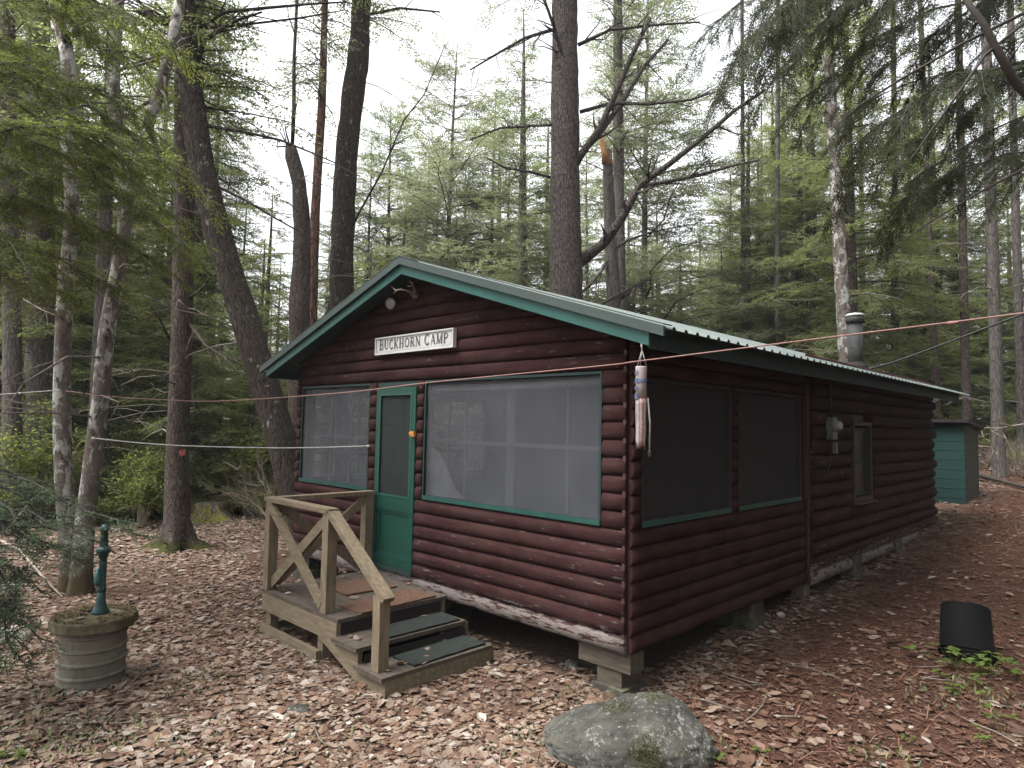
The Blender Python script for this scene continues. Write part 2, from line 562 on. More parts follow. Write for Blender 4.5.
# ------------------------------------------------------------------ ground
def ground():
    n = 260
    k = 5.2
    u = np.linspace(-1, 1, n)
    s = np.sinh(k * u) / np.sinh(k) * 160
    xs, ys = s - 1.0, s + 1.0
    verts = [(float(x), float(y), gz(x, y)) for y in ys for x in xs]
    faces = [(j * n + i, j * n + i + 1, (j + 1) * n + i + 1, (j + 1) * n + i) for j in range(n - 1) for i in range(n - 1)]
    me = bpy.data.meshes.new('ground')
    me.from_pydata(verts, [], faces)
    for p in me.polygons: p.use_smooth = True
    m = mat('leaf_strewn_soil', (.2, .14, .1), 1., spec=.1)
    t = NT(m)
    v = t.coords()
    nw = t.noise(v, 7, 3, .6)
    vw = t.n('VectorMath', operation='MULTIPLY_ADD')
    cb = t.n('CombineXYZ')
    t.l(nw, cb.inputs[0]); t.l(t.noise(v, 9, 2), cb.inputs[1])
    t.l(cb.outputs[0], vw.inputs[0]); vw.inputs[1].default_value = (.09, .09, 0); t.l(v, vw.inputs[2])
    vo = t.n('TexVoronoi'); vo.inputs['Scale'].default_value = 17
    t.l(vw.outputs[0], vo.inputs['Vector'])
    sp = t.n('SeparateColor'); t.l(vo.outputs['Color'], sp.inputs[0])
    leaf = t.ramp(sp.outputs[0], [(0, (.07, .044, .031)), (.3, (.098, .061, .044)), (.6, (.122, .08, .060)), (1, (.147, .105, .083))])
    leaf = t.mix(t.mask(vo.outputs['Distance'], .45, .9), leaf, (.07, .045, .035))
    needles = t.ramp(t.noise(v, 24, 8, .8), [(.3, (.024, .012, .0085)), (.55, (.054, .027, .018)), (.75, (.10, .055, .039))])
    sx = t.n('SeparateXYZ'); t.l(v, sx.inputs[0])
    east = t.math('ADD', t.math('MULTIPLY', t.mask(sx.outputs['X'], -.4, .9), t.mask(sx.outputs['Y'], -2.2, -.2)), t.math('MULTIPLY', t.math('SUBTRACT', t.noise(v, 1.1, 5, .65), .5), 1.8))
    c = t.mix(t.mask(east, .35, .75), leaf, needles)
    # ground colour goes darker brown under the cabin
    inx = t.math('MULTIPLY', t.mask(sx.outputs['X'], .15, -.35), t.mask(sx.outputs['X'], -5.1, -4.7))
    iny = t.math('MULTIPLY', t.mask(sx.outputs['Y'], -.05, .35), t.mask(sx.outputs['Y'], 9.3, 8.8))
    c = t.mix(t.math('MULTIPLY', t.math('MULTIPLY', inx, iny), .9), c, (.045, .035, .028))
    mossn = t.noise(v, .8, 6, .7)
    c = t.mix(t.math('MULTIPLY', t.mask(mossn, .62, .70), .6), c, t.ramp(t.noise(v, 30, 3), [(.3, (.05, .06, .02)), (.7, (.12, .13, .045))]))
    # the heap of dug soil by the steps
    dv = t.n('VectorMath', operation='MULTIPLY'); sv = t.n('VectorMath', operation='SUBTRACT'); sv.inputs[1].default_value = (-5.9, .35, 0)
    t.l(v, sv.inputs[0]); t.l(sv.outputs[0], dv.inputs[0]); dv.inputs[1].default_value = (1.2, 1.9, 0)
    ln = t.n('VectorMath', operation='LENGTH'); t.l(dv.outputs[0], ln.inputs[0])
    c = t.mix(t.mask(t.math('ADD', ln.outputs['Value'], t.math('MULTIPLY', t.noise(v, 4, 5, .7), .8)), 1.45, 1.1), c, t.ramp(t.noise(v, 30, 6, .8), [(.3, (.028, .016, .012)), (.7, (.085, .05, .036))]))
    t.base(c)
    t.bump(t.math('ADD', t.noise(v, 40, 5, .8), vo.outputs['Distance']), .8, .03)
    me.materials.append(m)
    struct(link('ground', me))


ground()


def unit(a):
    return a / np.maximum(np.linalg.norm(a, axis=-1, keepdims=True), 1e-9)


# leaf litter: one carpet of dead leaves, each a folded blade
def litter(N):
    rng = np.random.default_rng(5)
    ang = rng.uniform(-1.02, 1.02, N * 3)
    r = 2.3 + 24 * rng.uniform(0, 1, N * 3) ** 1.75
    base_ang = math.atan2(FWD[1], FWD[0])
    x = CAM[0] + r * np.cos(base_ang + ang)
    y = CAM[1] + r * np.sin(base_ang + ang)
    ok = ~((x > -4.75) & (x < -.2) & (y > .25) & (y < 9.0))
    ok &= ~((x > -3.3) & (x < -1.3) & (y > -1.15) & (y < 0) & (rng.uniform(0, 1, len(x)) < .6))
    ok &= ~((((x + 5.9) * 1.2) ** 2 + ((y - .35) * 1.9) ** 2 < .75) & (rng.uniform(0, 1, len(x)) < .85))
    east = np.clip((x + .2) / .8, 0, 1) * np.clip((y + 2.0) / 1.6, 0, 1)
    nz = np.array([noise.noise(Vector((a * .9, b * .9, 1.7))) for a, b in zip(x, y)])
    nz2 = np.array([noise.noise(Vector((a * .5, b * .5, 9.7))) for a, b in zip(x, y)])
    keep = 1 - .80 * np.clip(east * 1.3 + nz * .5 * (east > .05), 0, 1)
    keep *= np.clip(1.0 - np.maximum(0, nz2 - .2) * 2.2, .25, 1)
    ok &= rng.uniform(0, 1, len(x)) < keep
    x, y, r, east = x[ok][:N], y[ok][:N], r[ok][:N], east[ok][:N]
    z = np.array([gz(a, b) for a, b in zip(x, y)]) + .006 + rng.uniform(0, .012, len(x))
    wx, wy, _ = gat(106, 4.98)
    for (xa, xb, ya, yb, zz, k) in ((-3.25, -1.95, -1.15, -.1, .412, 34), (-1.9, -1.58, -1.15, -.2, .28, 10), (-1.56, -1.25, -1.15, -.2, .15, 14), (wx - .2, wx + .2, wy - .2, wy + .2, gz(wx, wy) + .502, 14)):
        x = np.append(x, rng.uniform(xa, xb, k)); y = np.append(y, rng.uniform(ya, yb, k)); z = np.append(z, np.full(k, zz)); r = np.append(r, np.full(k, 5.))
    n = len(x)
    L = np.clip(rng.lognormal(-3.2, .42, n), .016, .10) * (1 + r * .022)
    W = L * rng.uniform(.45, .85, n)
    a = rng.uniform(0, 2 * PI, n)
    tilt = rng.normal(0, .11, n)
    d = np.stack([np.cos(a) * np.cos(tilt), np.sin(a) * np.cos(tilt), np.sin(tilt)], 1)
    s = unit(np.cross(np.stack([rng.normal(0, .16, n), rng.normal(0, .16, n), np.ones(n)], 1), d))
    up = np.cross(d, s)
    p = np.stack([x, y, z + np.abs(np.sin(tilt)) * L * .5], 1) - d * (L / 2)[:, None]
    fold = rng.uniform(-.08, .22, n)[:, None]
    curl = rng.normal(0, .2, n)[:, None]
    Lc, Wc = L[:, None], W[:, None]
    mid0 = p
    mid1 = p + d * Lc * .5 - up * curl * Lc * .5
    mid2 = p + d * Lc
    qs = []
    for sg in (1, -1):
        j1, j2, j3 = (rng.uniform(.55, 1.15, (n, 1)) for _ in range(3))
        e1 = p + d * Lc * .22 + sg * s * Wc * .46 * j1 + up * fold * Wc * .5 * j1
        e2 = p + d * Lc * .52 + sg * s * Wc * .56 * j2 + up * fold * Wc * .5 * j2
        e3 = p + d * Lc * rng.uniform(.72, .86, (n, 1)) + sg * s * Wc * .36 * j3 + up * fold * Wc * .42
        qs.append(np.stack([mid0, e1, e2, mid1], 1))
        qs.append(np.stack([mid1, e2, e3, mid2], 1))
    Q = np.concatenate(qs, 0)
    pal = np.array([(.165, .112, .088), (.20, .150, .128), (.125, .078, .058), (.25, .205, .185), (.085, .050, .038), (.13, .074, .052), (.18, .128, .104), (.33, .285, .26)])
    pk = rng.choice(len(pal), n, p=[.19, .17, .16, .08, .15, .12, .115, .015])
    tint = pal[pk] * rng.uniform(.70, .90, (n, 1)) * np.array([1., 1.03, .96])
    damp = np.array([noise.noise(Vector((a * .8, b * .8, 21.))) + .5 * noise.noise(Vector((a * 2.6, b * 2.6, 5.))) for a, b in zip(x, y)])
    tint = tint * (1 - .32 * np.clip(damp * 1.6, -.25, 1))[:, None]
    ee = np.clip((x + .2) / .8, 0, 1) * np.clip((y + 2.0) / 1.6, 0, 1)
    rusty = (ee > .5) & (rng.uniform(0, 1, n) < .7)
    tint[rusty] *= np.array([.60, .48, .44])
    me = quads_mesh('fallen_leaves', Q, [M['litter']], tint=np.concatenate([tint, tint, tint * .95, tint * .95], 0))
    tag(link('fallen_leaves', me), kind='stuff')


litter(200000)


def needle_litter(N):
    rng = np.random.default_rng(6)
    x = rng.uniform(-.3, 6, N); y = rng.uniform(-2.5, 12, N)
    x[:N // 5] = rng.uniform(-7, 1, N // 5); y[:N // 5] = rng.uniform(-4, .0, N // 5)
    e = np.clip((x + .3) / .8, 0, 1) * np.clip((y + 2.2) / 1.6, 0, 1)
    e[:N // 5] = 1
    ok = rng.uniform(0, 1, N) < e
    x, y = x[ok], y[ok]
    n = len(x)
    z = np.array([gz(a, b) for a, b in zip(x, y)]) + rng.uniform(.003, .02, n)
    a = rng.uniform(0, 2 * PI, n)
    L = rng.uniform(.05, .13, n)
    d = np.stack([np.cos(a), np.sin(a), rng.normal(0, .16, n)], 1) * L[:, None]
    s = np.stack([-np.sin(a), np.cos(a), np.zeros(n)], 1) * rng.uniform(.0012, .003, n)[:, None]
    p = np.stack([x, y, z], 1)
    Q = np.stack([p - s, p + s, p + d + s, p + d - s], 1)
    pal = np.array([(.115, .056, .036), (.08, .038, .025), (.16, .085, .056), (.055, .027, .019)])
    me = quads_mesh('pine_needle_litter', Q, [M['litter']], tint=pal[rng.integers(0, 4, n)] * .85)
    tag(link('pine_needle_litter', me), kind='stuff')


needle_litter(100000)


def twig_litter(N):
    rng = np.random.default_rng(8)
    b = MB()
    for i in range(N):
        a = rng.uniform(-.9, .9); r = 2.5 + 12 * rng.uniform() ** 1.3
        ba = math.atan2(FWD[1], FWD[0])
        x, y = CAM[0] + r * math.cos(ba + a), CAM[1] + r * math.sin(ba + a)
        if -4.8 < x < .1 and -1.2 < y < 9: continue
        L = rng.uniform(.1, .5); t = rng.uniform(0, 6.28)
        pts = []
        for k in range(4):
            q = (k / 3 - .5) * L
            xx, yy = x + q * math.cos(t) + rng.normal(0, .012), y + q * math.sin(t) + rng.normal(0, .012)
            pts.append((xx, yy, gz(xx, yy) + .02 + rng.uniform(0, .01)))
        b.tube(pts, [rng.uniform(.002, .006)] * 3 + [.0015], 4)
    tag(b.build('fallen_twigs', M['twig']), kind='stuff')


twig_litter(420)


def ground_plants():
    """low moss and wisps of grass between the leaves"""
    rng = np.random.default_rng(9)
    spots = [(80, 742, .35, 420), (112, 735, .25, 250), (195, 688, .3, 260), (20, 722, .2, 200), (15, 760, .25, 260), (200, 742, .25, 220), (520, 750, .25, 200), (560, 700, .2, 120), (160, 575, .5, 300), (215, 565, .35, 180),
             (20, 585, .6, 350), (1000, 700, .35, 260), (940, 700, .25, 160), (60, 700, .15, 150), (650, 640, .2, 60), (1000, 530, 1.2, 300), (880, 760, .2, 150), (120, 535, .8, 500), (40, 530, .9, 600), (240, 530, .7, 300), (700, 760, .25, 150), (330, 748, .3, 160)]
    Qs, Ts = [], []
    for px, py, R, n in spots:
        n = int(n * .5)
        c, _ = gp(px, py)
        rr = R * np.sqrt(rng.uniform(0, 1, n)); a = rng.uniform(0, 2 * PI, n)
        x, y = c[0] + rr * np.cos(a), c[1] + rr * np.sin(a)
        z = np.array([gz(i, j) for i, j in zip(x, y)])
        h = rng.uniform(.015, .05, n) * (1 + R * .5)
        b = rng.uniform(0, 2 * PI, n)
        lean = rng.uniform(.2, 1.3, n)
        d = np.stack([np.cos(b) * lean, np.sin(b) * lean, np.ones(n)], 1) * h[:, None]
        s = np.stack([-np.sin(b), np.cos(b), np.zeros(n)], 1) * rng.uniform(.003, .010, n)[:, None]
        p = np.stack([x, y, z], 1)
        Qs.append(np.stack([p - s * .5, p + d * .6 - s, p + d, p + d * .6 + s], 1))
        Ts.append(np.array([(.05, .065, .025), (.08, .09, .035), (.045, .06, .04), (.11, .105, .045)])[rng.integers(0, 4, n)])
    me = quads_mesh('low_grass', np.concatenate(Qs), [M['litter']], tint=np.concatenate(Ts))
    tag(link('low_grass', me), kind='stuff')


ground_plants()

# ------------------------------------------------------------------ THE CABIN
W = 4.9                  # width of the front
XC = -W / 2
ZR, SL = 3.538, .3202    # ridge height, roof slope
Y0, Y1 = -.30, 9.2       # roof front and back
YP = 3.3                 # porch depth
YB = 8.62


def zroof(x):
    return ZR - SL * abs(x - XC)


def half_log_x(b, x0, x1, z0, h, y, out=.040, ends=None, seed=0):
    """half-round log along x, bulging to -y; ends(z)->(x0,x1) trims it to the roof slope"""
    n = max(2, int((x1 - x0) / .18))
    prof = []
    for k in range(8):
        t = PI * k / 7
        prof.append((-math.sin(t) ** .75 * out, z0 + h * (.5 - .5 * math.cos(t)) + .002))
    rows = []
    for i in range(n + 1):
        u = i / n
        row = []
        for (dy, z) in prof:
            a, c = (x0, x1) if ends is None else ends(z)
            a, c = max(a, x0), min(c, x1)
            x = a + (c - a) * u
            j = noise.noise(Vector((x * .9, seed * 3.1, 4.))) * .006 + noise.noise(Vector((x * 5, seed * 2.3, z * 20))) * .002
            row.append(b.bm.verts.new((x, y + dy - (j if dy < -.01 else 0), z + j * .5)))
        rows.append(row)
    for r0, r1 in zip(rows, rows[1:]):
        for k in range(7):
            f = b.bm.faces.new((r0[k], r0[k + 1], r1[k + 1], r1[k])); f.smooth = True
    b.bm.faces.new(rows[0]); b.bm.faces.new(list(reversed(rows[-1])))


def half_log_y(b, y0, y1, z0, h, x, out=.040, seed=0, tilt=0.):
    """half-round log along y, bulging to +x"""
    n = max(2, int((y1 - y0) / .18))
    rows = []
    for i in range(n + 1):
        yy = y0 + (y1 - y0) * i / n
        row = []
        for k in range(8):
            t = PI * k / 7
            dx = math.sin(t) ** .75 * out
            z = z0 + h * (.5 - .5 * math.cos(t)) + .002 + tilt * (yy - y0)
            j = noise.noise(Vector((yy * .9, seed * 3.1, 7.))) * .007
            row.append(b.bm.verts.new((x + dx + (j if dx > .01 else 0), yy, z + j * .5)))
        rows.append(row)
    for r0, r1 in zip(rows, rows[1:]):
        for k in range(7):
            f = b.bm.faces.new((r0[k], r0[k + 1], r1[k + 1], r1[k])); f.smooth = True
    b.bm.faces.new(rows[0]); b.bm.faces.new(list(reversed(rows[-1])))


cabin = empty('log_cabin', (0, 0, 0), 'long low maroon log-sided cabin with teal gable trim and a green metal roof', 'cabin')

ZB, ZS, ZT = .33, 1.205, 2.375       # wall bottom, window sill, window head
WIN1 = (-4.80, -3.31)
DOOR = (-3.165, -2.485)
WIN2 = (-2.365, -.225)


def front_wall():
    b = MB()
    s = 0
    for k in range(7):
        z = ZB + k * .125
        iv = [(-W, 0)] if z + .1 < .5 else [(-W, DOOR[0] - .01), (DOOR[1] + .01, 0)]
        for a, c in iv:
            half_log_x(b, a, c - (.004 if c == 0 else 0), z, .125, 0, seed=s); s += 1
    h = (ZT - ZS) / 9
    for k in range(9):
        z = ZS + k * h
        for a, c in ((-W, WIN1[0] - .01), (WIN1[1] + .01, DOOR[0] - .012), (DOOR[1] + .012, WIN2[0] - .01), (WIN2[1] + .01, -.004)):
            half_log_x(b, a, c, z, h, 0, seed=s); s += 1
    k = 0
    while ZT + k * .122 < ZR - .1:
        z = ZT + k * .122
        def ends(zz):
            hw = (ZR - .09 - zz) / SL
            return XC - max(.02, hw), XC + max(.02, hw)
        half_log_x(b, -W, -.004, z, .122, 0, ends=ends, seed=s); s += 1
        k += 1
    b.build('front_wall', M['log_front'], cabin)
    # studs and sheathing behind the siding, openings left clear
    b = MB()
    for a, c, z0, z1 in ((-W + .05, DOOR[0] - .01, ZB + .03, ZS - .01), (DOOR[1] + .01, -.05, ZB + .03, ZS - .01), (-W + .05, WIN1[0] - .012, ZS, ZT), (WIN1[1] + .012, DOOR[0] - .012, ZS, ZT),
                         (DOOR[1] + .012, WIN2[0] - .012, ZS, ZT), (WIN2[1] + .012, -.05, ZS, ZT)):
        b.box((a, .006, z0), (c, .055, z1))
    v0 = [(-W + .02, ZT + .004), (-.02, ZT + .004), (-.02, zroof(-.02) - .1), (XC, ZR - .1), (-W + .02, zroof(-W + .02) - .1)]
    f0 = [b.bm.verts.new((x, .006, z)) for x, z in v0]
    f1 = [b.bm.verts.new((x, .055, z)) for x, z in v0]
    b.bm.faces.new(f0); b.bm.faces.new(list(reversed(f1)))
    for i in range(5):
        b.bm.faces.new((f0[i], f1[i], f1[(i + 1) % 5], f0[(i + 1) % 5]))
    b.build('wall_lining', M['log_dark'], cabin)


front_wall()

SW1, SW2 = (.13, 1.55), (1.69, 3.14)      # side porch windows along y
MW = (4.60, 5.30)


def side_wall():
    b = MB()
    s = 50
    for k in range(7):
        half_log_y(b, .004, YP - .03, ZB + k * .125, .125, 0, seed=s); s += 1
    h = (2.33 - ZS) / 9
    for k in range(9):
        for a, c in ((.004, SW1[0] - .01), (SW1[1] + .01, SW2[0] - .01)):
            half_log_y(b, a, c, ZS + k * h, h, 0, seed=s); s += 1
    for k in range(3):
        half_log_y(b, .004, YP - .03, 2.335 + k * .112, .112, 0, seed=s); s += 1
    b.build('porch_side_wall', M['log'], cabin)
    b = MB()
    for a, c, z0, z1 in ((.06, YP - .04, ZB + .03, ZS - .01), (.06, SW1[0] - .012, ZS, 2.66), (SW1[1] + .012, SW2[0] - .012, ZS, 2.325), (SW2[1] + .012, YP - .04, ZS, 2.325), (.06, YP - .04, 2.338, 2.66)):
        if z1 == 2.66 and z0 == ZS: z1 = 2.325
        b.box((-.055, a, z0), (-.006, c, z1))
    b.build('wall_lining', M['log_dark'], cabin)
    # main room: thicker round logs, ends staggered at the far corner
    b = MB()
    rr = random.Random(3)
    z = .30
    k = 0
    while z < 2.66:
        h = .158 + rr.uniform(-.012, .016)
        end = YB + rr.choice((0, .02, .05, .13, .16, .04))
        t = .0
        if z + h > 1.10 and z < 2.08:
            for a, c in ((YP + .02, MW[0] - .012), (MW[1] + .012, end)):
                half_log_y(b, a, c, z, h, .012, out=.085, seed=s, tilt=t); s += 1
        else:
            half_log_y(b, YP + .02, end, z, h, .012, out=.085, seed=s, tilt=t); s += 1
        z += h * .985
        k += 1
    b.build('main_side_wall', M['log_rear'], cabin)
    b = MB()
    for a, c, z0, z1 in ((YP + .05, MW[0] - .012, .4, 2.7), (MW[1] + .012, YB - .02, .4, 2.7), (MW[0] - .012, MW[1] + .012, .4, 1.085), (MW[0] - .012, MW[1] + .012, 2.085, 2.7)):
        b.box((-.10, a, z0), (.008, c, z1))
    b.build('wall_lining', M['log_dark'], cabin)
    b = MB()
    b.box((.002, YP - .028, ZB), (.052, YP + .018, 2.66))          # dark board where porch meets main room
    b.build('joint_board', M['log_dark'], cabin)
    b = MB()
    b.box((-.03, -.03, ZB + .01), (-.006, -.006 + .02, 2.66))
    b.build('corner_board', M['log_dark'], cabin)
    # the sides away from the camera
    b = MB()
    for a, c, z0, z1 in ((.06, YB, ZB, ZS - .01), (.06, YB, 2.34, 2.66), (.06, .13, ZS - .009, 2.339), (1.55, 1.69, ZS - .009, 2.339), (3.14, YB, ZS - .009, 2.339)):
        b.box((-W, a, z0), (-W + .06, c, z1))
    b.build('far_side_wall', M['log'], cabin)
    b = MB()
    v0 = [(-W + .07, .5), (-.11, .5), (-.11, zroof(-.11) - .1), (XC, ZR - .1), (-W + .07, zroof(-W + .07) - .1)]
    for yy, nm, mm in ((YB - .06, 'back_wall', 'log'), (YP, 'porch_inner_wall', 'inner_wall')):
        b = MB()
        f0 = [b.bm.verts.new((x, yy, z)) for x, z in v0]
        f1 = [b.bm.verts.new((x, yy + .04, z)) for x, z in v0]
        b.bm.faces.new(f0); b.bm.faces.new(list(reversed(f1)))
        for i in range(5): b.bm.faces.new((f0[i], f1[i], f1[(i + 1) % 5], f0[(i + 1) % 5]))
        b.build(nm, M[mm], cabin)
    b = MB()
    b.box((-W + .07, .06, .40), (-.06, YB - .07, .46))
    b.build('floor_deck', M['dark'], cabin)
    b = MB()
    for x in (-.12, -W + .14, XC):
        b.box((x - .07, .05, .34), (x + .07, YB - .1, .398))
    b.build('floor_beam', M['block'], cabin)


side_wall()


def roof():
    # corrugated sheets: ribs run from ridge to eave; sampled along y
    b = MB()
    ys, zs = [], []
    y = Y0
    while y < Y1:
        for dy, dz in ((0, 0), (.085, 0), (.10, .02), (.125, .02), (.14, 0)):
            ys.append(y + dy); zs.append(dz)
        y += .155
    XO = 2.93
    rows = []
    for sgn in (-1, 1):
        for u in (0, .34, .67, 1):
            rows.append((sgn, u))
    for sgn in (-1, 1):
        grid = []
        for u in (0., .33, .66, 1.):
            x = XC + sgn * XO * u
            grid.append([(b.bm.verts.new((x, yy, ZR - SL * XO * u + dz)), b.bm.verts.new((x, yy, ZR - SL * XO * u + dz - .006))) for yy, dz in zip(ys, zs)])
        for g0, g1 in zip(grid, grid[1:]):
            for i in range(len(ys) - 1):
                b.bm.faces.new((g0[i][0], g0[i + 1][0], g1[i + 1][0], g1[i][0]))
                b.bm.faces.new((g0[i][1], g1[i][1], g1[i + 1][1], g0[i + 1][1]))
        g = grid[-1]
        for i in range(len(ys) - 1):
            b.bm.faces.new((g[i][0], g[i + 1][0], g[i + 1][1], g[i][1]))
    rf = b.build('roof', M['roof_metal'], cabin)
    # boards under the metal
    b = MB()
    for sgn in (-1, 1):
        XI = 2.80
        p = [(XC, ZR - .012), (XC + sgn * XI, ZR - .012 - SL * XI), (XC + sgn * XI, ZR - .055 - SL * XI), (XC, ZR - .055)]
        f0 = [b.bm.verts.new((x, Y0 + .03, z)) for x, z in p]
        f1 = [b.bm.verts.new((x, Y1 - .02, z)) for x, z in p]
        b.bm.faces.new(f0); b.bm.faces.new(list(reversed(f1)))
        for i in range(4): b.bm.faces.new((f0[i], f1[i], f1[(i + 1) % 4], f0[(i + 1) % 4]))
    b.build('roof_boards', M['dark_green'], rf)
    # ridge cap
    b = MB()
    for sgn in (-1, 1):
        b.beam((XC + sgn * .075, Y0 - .01, ZR + .016 - SL * .075), (XC + sgn * .075, Y1 + .01, ZR + .016 - SL * .075), .16, .008, up=(sgn * SL, 0, 1))
    b.build('ridge_cap', M['roof_metal'], rf)
    # rake trim (grey-green metal) and the teal board under it
    for sgn in (-1, 1):
        b = MB()
        XE = 2.93
        zt = .014
        pts = [(XC, ZR + zt), (XC + sgn * XE, ZR + zt - SL * XE), (XC + sgn * XE, ZR - .054 - SL * XE), (XC, ZR - .054)]
        f0 = [b.bm.verts.new((x, Y0 - .022, z)) for x, z in pts]
        f1 = [b.bm.verts.new((x, Y0 + .006, z)) for x, z in pts]
        b.bm.faces.new(f0); b.bm.faces.new(list(reversed(f1)))
        for i in range(4): b.bm.faces.new((f0[i], f1[i], f1[(i + 1) % 4], f0[(i + 1) % 4]))
        b.beam((XC, Y0 + .03, ZR + .026), (XC + sgn * XE, Y0 + .03, ZR + .026 - SL * XE), .10, .008, up=(sgn * SL, 0, 1))
        b.build('rake_trim', M['trim_metal'], rf)
        b = MB()
        XE = 2.80
        pts = [(XC, ZR - .03), (XC + sgn * XE, ZR - .03 - SL * XE), (XC + sgn * XE, ZR - .146 - SL * XE), (XC, ZR - .146)]
        f0 = [b.bm.verts.new((x, Y0 + .008, z)) for x, z in pts]
        f1 = [b.bm.verts.new((x, Y0 + .029, z)) for x, z in pts]
        b.bm.faces.new(f0); b.bm.faces.new(list(reversed(f1)))
        for i in range(4): b.bm.faces.new((f0[i], f1[i], f1[(i + 1) % 4], f0[(i + 1) % 4]))
        b.build('rake_board', M['teal'], rf)
        b = MB()
        xx = XC + sgn * 2.80
        b.box((min(xx, xx - sgn * .022), Y0 + .031, ZR - SL * 2.80 - .16), (max(xx, xx - sgn * .022), Y1 - .03, ZR - SL * 2.80 - .057))
        b.build('eave_board', M['dark_green'], rf)
    b = MB()
    for sgn in (-1, 1):
        y = Y0 + .5
        while y < Y1:
            b.beam((XC + sgn * 2.4, y, ZR - .10 - SL * 2.4), (XC + sgn * 2.775, y, ZR - .10 - SL * 2.775), .045, .085)
            y += .6
    b.build('rafter_tails', M['dark_green'], rf)
    # stove pipe through the far slope
    cx, cyy = -.33, 6.12
    z0 = zroof(cx)
    b = MB()
    b.lathe([(0, -.12), (.10, -.12), (.10, .68), (.0, .68)], (cx, cyy, z0), 24)
    ch = b.build('chimney_pipe', M['galv'], cabin)
    b = MB()
    b.lathe([(.0, -.03), (.17, -.03), (.16, .035), (.12, .07), (.118, .09)], (cx, cyy, z0), 24)
    b.build('flashing', M['dark'], ch)
    b = MB()
    b.lathe([(.105, .65), (.122, .655), (.122, .74), (.105, .745), (.105, .65)], (cx, cyy, z0), 24)
    b.build('collar', M['galv'], ch)
    b = MB()
    b.lathe([(0, .747), (.128, .747), (.13, .765), (.10, .785), (0, .805)], (cx, cyy, z0), 24)
    b.build('cap', M['sign_grey'], ch)


roof()


def frame_x(b, x0, x1, z0, z1, y0, y1, t, tb=None):
    tb = tb or t
    b.box((x0, y0, z0), (x1, y1, z0 + tb))
    b.box((x0, y0, z1 - t), (x1, y1, z1))
    b.box((x0, y0, z0 + tb + .0005), (x0 + t, y1, z1 - t - .0005))
    b.box((x1 - t, y0, z0 + tb + .0005), (x1, y1, z1 - t - .0005))


def frame_y(b, y0, y1, z0, z1, x0, x1, t, tb=None):
    tb = tb or t
    b.box((x0, y0, z0), (x1, y1, z0 + tb))
    b.box((x0, y0, z1 - t), (x1, y1, z1))
    b.box((x0, y0, z0 + tb + .0005), (x1, y0 + t, z1 - t - .0005))
    b.box((x0, y1 - t, z0 + tb + .0005), (x1, y1, z1 - t - .0005))


